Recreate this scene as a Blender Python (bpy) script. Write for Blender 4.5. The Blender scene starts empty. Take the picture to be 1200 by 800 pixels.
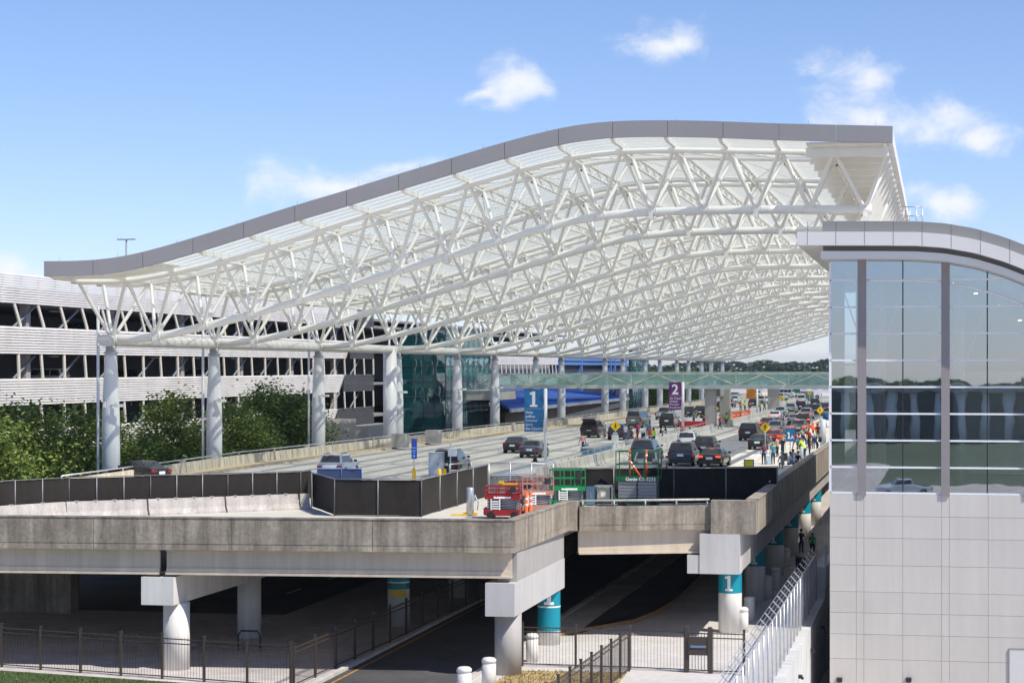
import bpy, bmesh, math, random
import numpy as np
from mathutils import Vector, Matrix
random.seed(7)
PI = math.pi
sc = bpy.context.scene
COL = sc.collection
# ------------------------------------------------------------------ camera model (metres; upper road = z 0)
FPX = 2500.0; TH = math.atan(0.2); HC = 7.7; ZL = -5.8
CT, ST = math.cos(TH), math.sin(TH)
def _dir(px, py):
    u = (px-600)/FPX; v = (py-430)/FPX
    return (-ST+u*CT, CT+u*ST, -v)
def at_d(px, py, d):
    a = _dir(px, py); return (a[0]*d, a[1]*d, HC+a[2]*d)
def at_z(px, py, z):
    a = _dir(px, py); return at_d(px, py, (z-HC)/a[2])
def at_y(px, py, Y):
    a = _dir(px, py); return at_d(px, py, Y/a[1])
def at_x(px, py, X):
    a = _dir(px, py); return at_d(px, py, X/a[0])
# ------------------------------------------------------------------ materials
MATS = {}
def pmat(name, col, rough=.6, metal=0., var=.12, scale=1.5, bump=0., bscale=None, streak=0., emit=0., spec=None, coat=0., grime=0., isl=0.):
    if name in MATS: return MATS[name]
    m = bpy.data.materials.new(name); m.use_nodes = True; MATS[name] = m
    nt = m.node_tree; b = nt.nodes['Principled BSDF']
    b.inputs['Roughness'].default_value = rough; b.inputs['Metallic'].default_value = metal
    if spec is not None: b.inputs['Specular IOR Level'].default_value = spec
    if coat: b.inputs['Coat Weight'].default_value = coat
    c = (col[0], col[1], col[2], 1)
    if emit:
        b.inputs['Emission Color'].default_value = c; b.inputs['Emission Strength'].default_value = emit
    tc = nt.nodes.new('ShaderNodeTexCoord')
    n = nt.nodes.new('ShaderNodeTexNoise'); n.inputs['Scale'].default_value = scale; n.inputs['Detail'].default_value = 6; n.inputs['Roughness'].default_value = .62
    nt.links.new(tc.outputs['Object'], n.inputs['Vector'])
    mr = nt.nodes.new('ShaderNodeMapRange'); mr.inputs['From Min'].default_value = .3; mr.inputs['From Max'].default_value = .7
    mr.inputs['To Min'].default_value = 1-var; mr.inputs['To Max'].default_value = 1+var
    nt.links.new(n.outputs['Fac'], mr.inputs['Value'])
    fac = mr.outputs['Result']
    if streak:
        mp = nt.nodes.new('ShaderNodeMapping'); mp.inputs['Scale'].default_value = (1.6, 1.6, .12)
        nt.links.new(tc.outputs['Object'], mp.inputs['Vector'])
        n2 = nt.nodes.new('ShaderNodeTexNoise'); n2.inputs['Scale'].default_value = 1.0; n2.inputs['Detail'].default_value = 7; n2.inputs['Roughness'].default_value = .7
        nt.links.new(mp.outputs['Vector'], n2.inputs['Vector'])
        m2 = nt.nodes.new('ShaderNodeMapRange'); m2.inputs['From Min'].default_value = .35; m2.inputs['From Max'].default_value = .65
        m2.inputs['To Min'].default_value = 1-streak; m2.inputs['To Max'].default_value = 1+streak*.4
        nt.links.new(n2.outputs['Fac'], m2.inputs['Value'])
        mu = nt.nodes.new('ShaderNodeMath'); mu.operation = 'MULTIPLY'
        nt.links.new(fac, mu.inputs[0]); nt.links.new(m2.outputs['Result'], mu.inputs[1]); fac = mu.outputs[0]
    if grime:
        n3 = nt.nodes.new('ShaderNodeTexNoise'); n3.inputs['Scale'].default_value = scale*9; n3.inputs['Detail'].default_value = 3
        nt.links.new(tc.outputs['Object'], n3.inputs['Vector'])
        m3 = nt.nodes.new('ShaderNodeMapRange'); m3.inputs['From Min'].default_value = .3; m3.inputs['From Max'].default_value = .7
        m3.inputs['To Min'].default_value = 1-grime; m3.inputs['To Max'].default_value = 1+grime
        nt.links.new(n3.outputs['Fac'], m3.inputs['Value'])
        mu = nt.nodes.new('ShaderNodeMath'); mu.operation = 'MULTIPLY'
        nt.links.new(fac, mu.inputs[0]); nt.links.new(m3.outputs['Result'], mu.inputs[1]); fac = mu.outputs[0]
    if isl:
        ge = nt.nodes.new('ShaderNodeNewGeometry'); m4 = nt.nodes.new('ShaderNodeMapRange'); m4.inputs['To Min'].default_value = 1-isl; m4.inputs['To Max'].default_value = 1+isl
        nt.links.new(ge.outputs['Random Per Island'], m4.inputs['Value']); mu = nt.nodes.new('ShaderNodeMath'); mu.operation = 'MULTIPLY'
        nt.links.new(fac, mu.inputs[0]); nt.links.new(m4.outputs['Result'], mu.inputs[1]); fac = mu.outputs[0]
    vm = nt.nodes.new('ShaderNodeVectorMath'); vm.operation = 'SCALE'; vm.inputs[0].default_value = col[:3]
    nt.links.new(fac, vm.inputs['Scale']); nt.links.new(vm.outputs[0], b.inputs['Base Color'])
    if bump:
        nb = nt.nodes.new('ShaderNodeTexNoise'); nb.inputs['Scale'].default_value = bscale or scale*8; nb.inputs['Detail'].default_value = 5
        nt.links.new(tc.outputs['Object'], nb.inputs['Vector'])
        bp = nt.nodes.new('ShaderNodeBump'); bp.inputs['Strength'].default_value = bump; bp.inputs['Distance'].default_value = .05
        nt.links.new(nb.outputs['Fac'], bp.inputs['Height']); nt.links.new(bp.outputs['Normal'], b.inputs['Normal'])
    return m
def glassmat(name, tint, refl=.35, rough=.02, wave=0., wscale=.6, base=None, basefac=0.):
    if name in MATS: return MATS[name]
    m = bpy.data.materials.new(name); m.use_nodes = True; MATS[name] = m
    nt = m.node_tree; nt.nodes.remove(nt.nodes['Principled BSDF']); out = nt.nodes['Material Output']
    tr = nt.nodes.new('ShaderNodeBsdfTransparent'); tr.inputs['Color'].default_value = (*tint, 1)
    gl = nt.nodes.new('ShaderNodeBsdfGlossy'); gl.inputs['Roughness'].default_value = rough; gl.inputs['Color'].default_value = (.90, .95, 1, 1)
    lw = nt.nodes.new('ShaderNodeLayerWeight'); lw.inputs['Blend'].default_value = .35
    mr = nt.nodes.new('ShaderNodeMapRange'); mr.inputs['To Min'].default_value = refl; mr.inputs['To Max'].default_value = min(1, refl+.5)
    nt.links.new(lw.outputs['Fresnel'], mr.inputs['Value'])
    mx = nt.nodes.new('ShaderNodeMixShader'); nt.links.new(mr.outputs['Result'], mx.inputs['Fac'])
    src = tr
    if basefac:
        df = nt.nodes.new('ShaderNodeBsdfDiffuse'); df.inputs['Color'].default_value = (*base, 1)
        m0 = nt.nodes.new('ShaderNodeMixShader'); m0.inputs['Fac'].default_value = basefac
        nt.links.new(tr.outputs[0], m0.inputs[1]); nt.links.new(df.outputs[0], m0.inputs[2]); src = m0
    nt.links.new(src.outputs[0], mx.inputs[1]); nt.links.new(gl.outputs[0], mx.inputs[2]); nt.links.new(mx.outputs[0], out.inputs['Surface'])
    if wave:
        tc = nt.nodes.new('ShaderNodeTexCoord'); n = nt.nodes.new('ShaderNodeTexNoise'); n.inputs['Scale'].default_value = wscale; n.inputs['Detail'].default_value = 1
        nt.links.new(tc.outputs['Object'], n.inputs['Vector'])
        bp = nt.nodes.new('ShaderNodeBump'); bp.inputs['Strength'].default_value = 1.0; bp.inputs['Distance'].default_value = wave
        nt.links.new(n.outputs['Fac'], bp.inputs['Height']); nt.links.new(bp.outputs['Normal'], gl.inputs['Normal'])
    return m
def leafmat(name, c1, c2):
    m = bpy.data.materials.new(name); m.use_nodes = True; MATS[name] = m
    nt = m.node_tree; b = nt.nodes['Principled BSDF']; out = nt.nodes['Material Output']
    b.inputs['Roughness'].default_value = .5
    g = nt.nodes.new('ShaderNodeNewGeometry'); cr = nt.nodes.new('ShaderNodeValToRGB')
    cr.color_ramp.elements[0].color = (*c1, 1); cr.color_ramp.elements[1].color = (*c2, 1)
    nt.links.new(g.outputs['Random Per Island'], cr.inputs['Fac']); nt.links.new(cr.outputs['Color'], b.inputs['Base Color'])
    t = nt.nodes.new('ShaderNodeBsdfTranslucent'); nt.links.new(cr.outputs['Color'], t.inputs['Color'])
    mx = nt.nodes.new('ShaderNodeMixShader'); mx.inputs['Fac'].default_value = .3
    nt.links.new(b.outputs[0], mx.inputs[1]); nt.links.new(t.outputs[0], mx.inputs[2]); nt.links.new(mx.outputs[0], out.inputs['Surface'])
    return m
WHITE = pmat('white_steel', (.86, .835, .775), .38, var=.04, scale=.6)
COLW = pmat('column_white', (.80, .80, .79), .42, var=.05, scale=.5, streak=.06)
FASC = pmat('fascia_grey', (.30, .29, .295), .45, var=.05, scale=.2)
CONC = pmat('weathered_concrete', (.33, .285, .225), .85, var=.24, scale=.7, streak=.5, bump=.3, bscale=6, grime=.14, isl=.1)
CONCL = pmat('light_concrete', (.56, .53, .48), .82, var=.12, scale=.7, streak=.2, bump=.2, bscale=7, grime=.07)
PAINTC = pmat('painted_concrete', (.72, .695, .65), .7, var=.07, scale=.5, streak=.14, bump=.1, bscale=9)
GREYC = pmat('grey_painted_pier', (.41, .39, .37), .65, var=.07, scale=.6, streak=.1)
GIRD = pmat('cream_steel', (.62, .53, .41), .5, var=.06, scale=.4, streak=.16)
PARCON = pmat('parapet_cream_concrete', (.66, .60, .49), .85, var=.15, scale=.5, streak=.3, bump=.2, bscale=5, grime=.08)
BLACKM = pmat('black_metal', (.02, .02, .022), .45, var=.1)
IRON = pmat('bronze_iron', (.06, .045, .036), .5, var=.1)
GALV = pmat('galvanised_steel', (.55, .57, .60), .4, metal=.6, var=.1, scale=3)
FPOST = pmat('fence_post_steel', (.24, .24, .25), .5, metal=.4, var=.12, scale=3)
SCREEN = pmat('black_screen_fabric', (.021, .017, .014), .9, var=.35, scale=.8, streak=.35, bump=.4, bscale=2)
TEAL = pmat('teal_paint', (.0, .25, .33), .45, var=.05, scale=.5)
WPAINT = pmat('white_paint', (.82, .82, .81), .5, var=.03)
YPAINT = pmat('yellow_paint', (.80, .50, .02), .5, var=.06)
YSIGN = pmat('yellow_sign', (.85, .55, .0), .45, var=.03)
ASPH = pmat('asphalt', (.075, .072, .075), .85, var=.25, scale=.25, bump=.3, bscale=20, grime=.15)
TYRE = pmat('tyre_rubber', (.012, .012, .012), .8, var=.1)
RIM = pmat('alloy_rim', (.35, .36, .37), .35, metal=.8, var=.05)
TRIMB = pmat('black_trim', (.016, .016, .018), .55, var=.05)
CARGLASS = pmat('car_glass', (.012, .017, .02), .06, var=.02, spec=.9)
TAILR = pmat('tail_lamp_red', (.30, .01, .01), .2, var=.02)
TAILON = pmat('brake_lamp_lit', (1.0, .06, .02), .3, var=.0, emit=1.6)
LAMPC = pmat('head_lamp', (.75, .78, .8), .1, var=.02)
PLATE = pmat('licence_plate', (.75, .76, .78), .5, var=.05)
ORANGE = pmat('safety_orange', (.85, .13, .02), .6, var=.08)
RED = pmat('lift_red', (.27, .007, .010), .4, var=.08, scale=2)
GREEN_SHADE = pmat('lift_green_shaded', (.0, .115, .035), .45, var=.1, scale=2)  # lift green darkened, shade put into the paint colour
GREEN = pmat('lift_green', (.0, .21, .06), .4, var=.08, scale=2)
PINK = pmat('faded_orange', (.38, .19, .14), .6, var=.12, scale=2)
STEELG = pmat('scissor_steel', (.26, .27, .28), .45, metal=.4, var=.1, scale=3)
BLUE = pmat('sign_blue', (.012, .14, .34), .4, var=.03, scale=.5)
PURPLE = pmat('sign_purple', (.13, .02, .17), .4, var=.03)
LEAF = [leafmat('leaf_mid', (.055, .12, .018), (.27, .34, .065)), leafmat('leaf_dark', (.035, .09, .017), (.165, .24, .05))]
BARK = pmat('bark', (.10, .075, .055), .9, var=.25, scale=4, bump=.5)
# ------------------------------------------------------------------ mesh builder
class MB:
    def __init__(s): s.v = []; s.f = []; s.m = []; s.sm = []
    def add(s, vs, fs, mi=0, smooth=False):
        o = len(s.v); s.v += [tuple(p) for p in vs]
        for f in fs: s.f.append(tuple(i+o for i in f)); s.m.append(mi); s.sm.append(smooth)
        return s
    def box(s, c, size, rz=0., mi=0, rx=0., ry=0.):
        hx, hy, hz = size[0]/2, size[1]/2, size[2]/2
        R = Matrix.Rotation(rz, 3, 'Z') @ Matrix.Rotation(rx, 3, 'X') @ Matrix.Rotation(ry, 3, 'Y')
        vs = []
        for z in (-hz, hz):
            for x, y in ((-hx, -hy), (hx, -hy), (hx, hy), (-hx, hy)):
                p = R @ Vector((x, y, z)); vs.append((p.x+c[0], p.y+c[1], p.z+c[2]))
        return s.add(vs, [(3, 2, 1, 0), (4, 5, 6, 7), (0, 1, 5, 4), (1, 2, 6, 5), (2, 3, 7, 6), (3, 0, 4, 7)], mi)
    def bx(s, x0, x1, y0, y1, z0, z1, mi=0):
        return s.box(((x0+x1)/2, (y0+y1)/2, (z0+z1)/2), (abs(x1-x0), abs(y1-y0), abs(z1-z0)), 0, mi)
    def beam(s, a, b, w, h, mi=0):
        a = Vector(a); b = Vector(b); d = b-a; L = d.length
        if L < 1e-6: return s
        d.normalize(); up = Vector((0, 0, 1))
        if abs(d.z) > .98: up = Vector((0, 1, 0))
        r = d.cross(up).normalized(); u = r.cross(d)
        vs = []
        for p in (a, b):
            for x, y in ((-w/2, -h/2), (w/2, -h/2), (w/2, h/2), (-w/2, h/2)): vs.append(tuple(p+r*x+u*y))
        return s.add(vs, [(0, 1, 2, 3), (7, 6, 5, 4), (1, 0, 4, 5), (2, 1, 5, 6), (3, 2, 6, 7), (0, 3, 7, 4)], mi)
    def tube(s, a, b, r, n=6, mi=0, r2=None, cap=True):
        return s.path([a, b], [r, r if r2 is None else r2], n, mi, cap)
    def path(s, pts, rs, n=8, mi=0, cap=True):
        pts = [Vector(p) for p in pts]
        if not hasattr(rs, '__len__'): rs = [rs]*len(pts)
        vs = []; N = len(pts)
        for i, p in enumerate(pts):
            d = (pts[min(i+1, N-1)]-pts[max(i-1, 0)])
            if d.length < 1e-9: d = Vector((0, 0, 1))
            d.normalize(); up = Vector((0, 0, 1)) if abs(d.z) < .95 else Vector((0, 1, 0))
            r = d.cross(up).normalized(); u = r.cross(d)
            for k in range(n):
                a = 2*PI*k/n; vs.append(tuple(p+(r*math.cos(a)+u*math.sin(a))*rs[i]))
        fs = []
        for i in range(N-1):
            for k in range(n):
                k2 = (k+1) % n; fs.append((i*n+k, i*n+k2, (i+1)*n+k2, (i+1)*n+k))
        s.add(vs, fs, mi, True)
        if cap and n > 3:
            o = len(s.v)-len(vs)
            s.f.append(tuple(o+k for k in reversed(range(n)))); s.m.append(mi); s.sm.append(False)
            s.f.append(tuple(o+(N-1)*n+k for k in range(n))); s.m.append(mi); s.sm.append(False)
        return s
    def lathe(s, prof, c=(0, 0, 0), n=20, mi=0):
        return s.path([(c[0], c[1], c[2]+z) for r, z in prof], [max(r, 1e-4) for r, z in prof], n, mi) if all(prof[i][1] < prof[i+1][1] for i in range(len(prof)-1)) else s._lathe(prof, c, n, mi)
    def _lathe(s, prof, c, n, mi):
        vs = [(c[0]+r*math.cos(2*PI*k/n), c[1]+r*math.sin(2*PI*k/n), c[2]+z) for r, z in prof for k in range(n)]
        fs = [(i*n+k, i*n+(k+1) % n, (i+1)*n+(k+1) % n, (i+1)*n+k) for i in range(len(prof)-1) for k in range(n)]
        return s.add(vs, fs, mi, True)
    def prism(s, poly, z0, z1, mi=0):
        n = len(poly); a = sum(poly[i][0]*poly[(i+1) % n][1]-poly[(i+1) % n][0]*poly[i][1] for i in range(n))
        if a < 0: poly = list(reversed(poly))
        vs = [(x, y, z0) for x, y in poly]+[(x, y, z1) for x, y in poly]
        fs = [tuple(reversed(range(n))), tuple(range(n, 2*n))]+[(i, (i+1) % n, n+(i+1) % n, n+i) for i in range(n)]
        return s.add(vs, fs, mi)
    def wheel(s, c, r, w, n=18, mi=0):       # axis along x
        return s.path([(c[0]-w/2, c[1], c[2]), (c[0]-w*.4, c[1], c[2]), (c[0]+w*.4, c[1], c[2]), (c[0]+w/2, c[1], c[2])], [r*.9, r, r, r*.9], n, mi)
    def merge(s, o, M=None):
        b = len(s.v); s.v += [tuple(M @ Vector(p)) for p in o.v] if M else o.v
        s.f += [tuple(i+b for i in f) for f in o.f]; s.m += o.m; s.sm += o.sm; return s
    def mesh(s, name, mats, off=(0, 0, 0)):
        me = bpy.data.meshes.new(name)
        me.from_pydata([(p[0]-off[0], p[1]-off[1], p[2]-off[2]) for p in s.v], [], s.f)
        for m in (mats if isinstance(mats, (list, tuple)) else [mats]): me.materials.append(m)
        me.polygons.foreach_set('material_index', s.m); me.polygons.foreach_set('use_smooth', s.sm)
        me.update(); return me
    def build(s, name, mats, parent=None, local=False):
        """world coordinates unless local (then the parent's own space)"""
        if local: c = (0, 0, 0)
        else:
            xs = np.array(s.v); lo = xs.min(0); hi = xs.max(0); c = ((lo[0]+hi[0])/2, (lo[1]+hi[1])/2, lo[2])
        o = bpy.data.objects.new(name, s.mesh(name, mats, c)); COL.objects.link(o)
        W[o] = Vector(c)
        if parent is not None:
            o.parent = parent; CH.setdefault(parent, []).append(o); o.location = Vector(c)-(W[parent] if not local else Vector((0, 0, 0)))
        else: o.location = c
        return o
W = {}; CH = {}
def tag(o, label, cat, group=None):
    o['label'] = label; o['category'] = cat
    if group: o['group'] = group
    return o
def thing(name, label, cat, loc=(0, 0, 0), rz=0., group=None):
    o = bpy.data.objects.new(name, None); COL.objects.link(o); o.location = loc; o.rotation_euler = (0, 0, rz); o.empty_display_size = .3
    W[o] = Vector(loc); return tag(o, label, cat, group)
def struct(mb, name, mats, kind='structure'):
    o = mb.build(name, mats); o['kind'] = kind; return o
def copy_tree(o, parent=None):
    c = o.copy(); COL.objects.link(c)
    if parent is not None: c.parent = parent
    for ch in CH.get(o, []): copy_tree(ch, c)
    return c
def put(proto, loc, rz, label, cat, group=None, scale=None, first=[]):
    """first placement uses the prototype itself, later ones copies of it and its parts"""
    if proto.get('_used'): o = copy_tree(proto)
    else: o = proto; proto['_used'] = 1
    o.location = loc; o.rotation_euler = (0, 0, rz); tag(o, label, cat, group)
    if scale: o.scale = (scale,)*3 if not hasattr(scale, '__len__') else scale
    return o
def text_mb(txt, size, bold=0., depth=.01, align='CENTER'):
    """built-in font to mesh, in the xz plane facing -y"""
    cu = bpy.data.curves.new('lettering', 'FONT'); cu.body = txt; cu.size = size; cu.align_x = align; cu.offset = bold; cu.extrude = depth; cu.resolution_u = 3
    ob = bpy.data.objects.new('lettering', cu); COL.objects.link(ob)
    dg = bpy.context.evaluated_depsgraph_get(); ev = ob.evaluated_get(dg); me = ev.to_mesh()
    mb = MB(); mb.add([(v.co.x, -v.co.z, v.co.y) for v in me.vertices], [tuple(p.vertices) for p in me.polygons])
    ev.to_mesh_clear(); bpy.data.objects.remove(ob); bpy.data.curves.remove(cu); return mb
def one_mb(h):
    """slab-serif numeral one, origin at its base centre, xz plane"""
    mb = MB(); w = h*.5; t = .02
    mb.bx(-w/2, w/2, -t, 0, 0, h*.13); mb.bx(-h*.1, h*.1, -t, 0, h*.13, h)
    mb.add([(-h*.1, -t, h*.98), (-h*.1, -t, h*.78), (-h*.27, -t, h*.80), (-h*.27, -t, h*.92)], [(0, 3, 2, 1)])
    return mb
def sit(pts):
    return [(p[0], p[1]) for p in pts]
# ================================================================== SKY, SUN, CAMERA
S = Vector((.55, -.27, .79)).normalized()
EL = math.asin(S.z); AZ = math.atan2(S.x, S.y)
w = bpy.data.worlds.new('World'); sc.world = w; w.use_nodes = True
nt = w.node_tree; bg = nt.nodes['Background']; bg.inputs['Strength'].default_value = .15
sky = nt.nodes.new('ShaderNodeTexSky'); sky.sky_type = 'NISHITA'; sky.sun_disc = False
sky.sun_elevation = EL; sky.sun_rotation = AZ; sky.air_density = 1.0; sky.dust_density = .0; sky.ozone_density = 2.2; sky.altitude = 200
N = nt.nodes.new; Lk = nt.links.new
def M2(op, a, b=None, c=None, clamp=False):
    n = N('ShaderNodeMath'); n.operation = op; n.use_clamp = clamp
    for i, x in enumerate((a, b, c)):
        if x is None: continue
        if isinstance(x, (int, float)): n.inputs[i].default_value = x
        else: Lk(x, n.inputs[i])
    return n.outputs[0]
tc = N('ShaderNodeTexCoord'); sx = N('ShaderNodeSeparateXYZ'); Lk(tc.outputs['Generated'], sx.inputs[0])
az = M2('ARCTAN2', sx.outputs[0], sx.outputs[1]); el = M2('ARCSINE', sx.outputs[2])
nw = N('ShaderNodeTexNoise'); nw.inputs['Scale'].default_value = 26; nw.inputs['Detail'].default_value = 5; Lk(tc.outputs['Generated'], nw.inputs['Vector'])
sw = N('ShaderNodeSeparateColor'); Lk(nw.outputs['Color'], sw.inputs[0])
az = M2('ADD', az, M2('MULTIPLY', M2('SUBTRACT', sw.outputs[0], .5), .042)); el = M2('ADD', el, M2('MULTIPLY', M2('SUBTRACT', sw.outputs[1], .5), .026))
def azel(px, py):
    d = Vector(_dir(px, py)).normalized(); return math.atan2(d.x, d.y), math.asin(d.z)
mask = None
for px, py, wx, wy in ((600, 98, 74, 34), (560, 106, 60, 14), (785, 46, 78, 36), (385, 218, 110, 42), (470, 198, 80, 24), (1003, 92, 84, 62), (1060, 150, 150, 62), (1145, 165, 70, 38), (1020, 140, 60, 50), (1105, 242, 74, 34), (25, 314, 50, 30), (1130, 300, 70, 14), (905, 412, 170, 14)):
    a, e = azel(px, py); qa = M2('DIVIDE', M2('SUBTRACT', az, a), wx/FPX); qe = M2('DIVIDE', M2('SUBTRACT', el, e), wy/FPX)
    f = M2('SUBTRACT', 1.0, M2('SQRT', M2('ADD', M2('MULTIPLY', qa, qa), M2('MULTIPLY', qe, qe))), clamp=True)
    mask = f if mask is None else M2('MAXIMUM', mask, f)
mp = N('ShaderNodeMapping'); mp.inputs['Scale'].default_value = (1, 1, 1.5); Lk(tc.outputs['Generated'], mp.inputs['Vector'])
nz = N('ShaderNodeTexNoise'); nz.inputs['Scale'].default_value = 30; nz.inputs['Detail'].default_value = 9; nz.inputs['Roughness'].default_value = .62; nz.inputs['Distortion'].default_value = .3; Lk(mp.outputs[0], nz.inputs['Vector'])
v = M2('ADD', M2('MULTIPLY', mask, 1.6), M2('MULTIPLY', M2('SUBTRACT', nz.outputs['Fac'], .52), 3.6))
mr = N('ShaderNodeMapRange'); mr.interpolation_type = 'SMOOTHSTEP'; mr.inputs['From Min'].default_value = .12; mr.inputs['From Max'].default_value = 1.75; Lk(v, mr.inputs['Value'])
cl = M2('MULTIPLY', mr.outputs['Result'], M2('GREATER_THAN', mask, .001)); cl = M2('MULTIPLY', cl, M2('MULTIPLY', mask, 5.0, clamp=True)); cl = M2('MULTIPLY', cl, .88)
tint = N('ShaderNodeMix'); tint.data_type = 'RGBA'; tint.blend_type = 'MULTIPLY'; tint.inputs['Factor'].default_value = 1
Lk(sky.outputs[0], tint.inputs['A']); 
gr = N('ShaderNodeValToRGB'); gr.color_ramp.elements[0].position = 0; gr.color_ramp.elements[0].color = (.59, .655, .93, 1); gr.color_ramp.elements[1].position = .2; gr.color_ramp.elements[1].color = (.60, .635, .80, 1)
Lk(sx.outputs[2], gr.inputs['Fac']); Lk(gr.outputs['Color'], tint.inputs['B'])
mxr = N('ShaderNodeMix'); mxr.data_type = 'RGBA'; Lk(cl, mxr.inputs['Factor']); Lk(tint.outputs['Result'], mxr.inputs['A']); mxr.inputs['B'].default_value = (5.7, 5.75, 5.95, 1)
Lk(mxr.outputs['Result'], bg.inputs['Color'])
sl = bpy.data.lights.new('sun', 'SUN'); sl.energy = 4.4; sl.angle = math.radians(.53); sl.color = (1, .94, .84)
so = bpy.data.objects.new('sun', sl); COL.objects.link(so); so.rotation_euler = (-S).to_track_quat('-Z', 'Y').to_euler(); so.location = (60, -40, 120)
cam = bpy.data.cameras.new('camera'); co = bpy.data.objects.new('camera', cam); COL.objects.link(co); sc.camera = co
co.location = (0, 0, HC); co.rotation_euler = (PI/2, 0, TH); cam.sensor_width = 36; cam.lens = FPX/1200*36; cam.shift_y = 30/1200; cam.clip_start = 1; cam.clip_end = 9000
sc.view_settings.view_transform = 'Standard'; sc.view_settings.look = 'None'; sc.view_settings.exposure = .24; sc.view_settings.gamma = 1
sc.render.engine = 'CYCLES'; sc.cycles.max_bounces = 10; sc.cycles.transparent_max_bounces = 24; sc.cycles.diffuse_bounces = 6; sc.cycles.use_denoising = True
sc.cycles.sample_clamp_indirect = 6
# ================================================================== GROUND
GRND = pmat('ground_concrete', (.48, .445, .41), .9, var=.16, scale=.12, bump=.2, bscale=8, grime=.12)
GRASSB = pmat('grass_soil', (.055, .085, .025), .95, var=.3, scale=1.2, bump=.4, bscale=12)
DRY = pmat('dry_grass', (.40, .29, .13), .95, var=.35, scale=1.6, bump=.5, bscale=12, grime=.2)
ROADC = pmat('road_concrete', (.60, .565, .49), .85, var=.10, scale=.09, bump=.15, bscale=10, grime=.07)
FIELD = pmat('field_ground', (.07, .095, .04), .95, var=.3, scale=.02)
WX = -6.75   # top of the retaining wall along the building
g = MB(); a_pave = at_z(340, 806, ZL)[0]
g.add([(-2500, -1500, -5.9), (WX, -1500, -5.9), (WX, -80, -5.9), (-2500, -80, -5.9)], [(0, 1, 2, 3)], 1)
g.add([(-2500, -80, -5.9), (WX, -80, -5.9), (WX, 610, -5.9), (-2500, 610, -5.9)], [(0, 1, 2, 3)], 0)
g.add([(-2500, 610, -5.9), (WX, 610, -5.9), (WX, 640, -.3), (-2500, 640, -.3)], [(0, 1, 2, 3)], 1)
g.add([(-2500, 640, -.3), (2500, 640, -.3), (2500, 1000, -.3), (-2500, 1000, -.3)], [(0, 1, 2, 3)], 0)
g.add([(-2500, 1000, -.3), (2500, 1000, -.3), (4000, 7000, -.3), (-4000, 7000, -.3)], [(0, 1, 2, 3)], 1)
g.add([(WX, -1500, -5.9), (2500, -1500, -5.9), (2500, -30, -5.9), (WX, -30, -5.9)], [(0, 1, 2, 3)], 1)
g.add([(WX, -30, -5.9), (2500, -30, -5.9), (2500, 60, -10), (WX, 60, -10)], [(0, 1, 2, 3)], 0)
g.add([(WX, 60, -10), (2500, 60, -10), (2500, 610, -10), (WX, 610, -10)], [(0, 1, 2, 3)], 0)
g.add([(WX, 610, -10), (2500, 610, -10), (2500, 640, -.3), (WX, 640, -.3)], [(0, 1, 2, 3)], 1)
struct(g, 'ground', [GRND, FIELD])
g = MB(); g.bx(-75, a_pave, 60, 140, -5.898, -5.894); struct(g, 'lower_paving', pmat('dark_paving', (.52, .48, .46), .9, var=.2, scale=.15, bump=.2, bscale=8, grime=.12))
# lower roads, laid as sheets a few millimetres above the ground
r = MB()
a0 = at_z(372, 800, ZL)[0]; a1 = at_z(536, 800, ZL)[0]
LRX0, LRX1 = a0, a1
r.bx(LRX0, LRX1, 40, 300, -5.894, -5.89)
struct(r, 'lower_road', ASPH)
cv = [at_z(x, y, ZL) for x, y in ((655, 742), (700, 734), (742, 727), (770, 716), (790, 704), (806, 690), (820, 675))]
r = MB()
pl = [(LRX1+2.0, 300), (LRX1+2.0, cv[0][1])]+[(p[0], p[1]) for p in cv]+[(cv[-1][0]+1.2, 300)]
r.prism(pl, -5.889, -5.885); struct(r, 'lower_road_bend', ASPH)
r = MB(); r.bx(-64, LRX0-9.2, 112.5, 300, -5.892, -5.888); struct(r, 'lower_road_far_lane', ASPH)
k = MB()
for x0, x1 in ((LRX0-.28, LRX0), (LRX1, LRX1+.28)): k.bx(x0, x1, 40, 300, -5.9, -5.76)
struct(k, 'lower_kerb', CONCL)
k = MB(); k.path([(p[0], p[1], -5.84) for p in cv]+[(cv[-1][0]+1.2, 300, -5.84)], .12, 6); struct(k, 'curved_kerb', pmat('kerb_rust_paint', (.42, .24, .09), .8, var=.25, scale=2))
k = MB(); k.bx(LRX0+.35, LRX0+.47, 40, 280, -5.888, -5.884); struct(k, 'yellow_lane_line', pmat('worn_yellow', (.42, .23, .04), .8, var=.4, scale=2))
k = MB()
for y in range(44, 280, 9): k.bx(LRX0-12.4, LRX0-12.28, y+70, y+73, -5.886, -5.882); k.bx(cv[3][0]-3, cv[3][0]-2.88, y+76, y+79, -5.886, -5.882)
struct(k, 'lower_lane_marking', WPAINT)
m_ = MB(); m_.bx(LRX1+.3, WX-.36, 50, 132, -5.897, -5.893); struct(m_, 'lower_pavement', pmat('pale_pavement', (.58, .55, .52), .85, var=.12, scale=.3, bump=.2, bscale=9, grime=.08))
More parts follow.
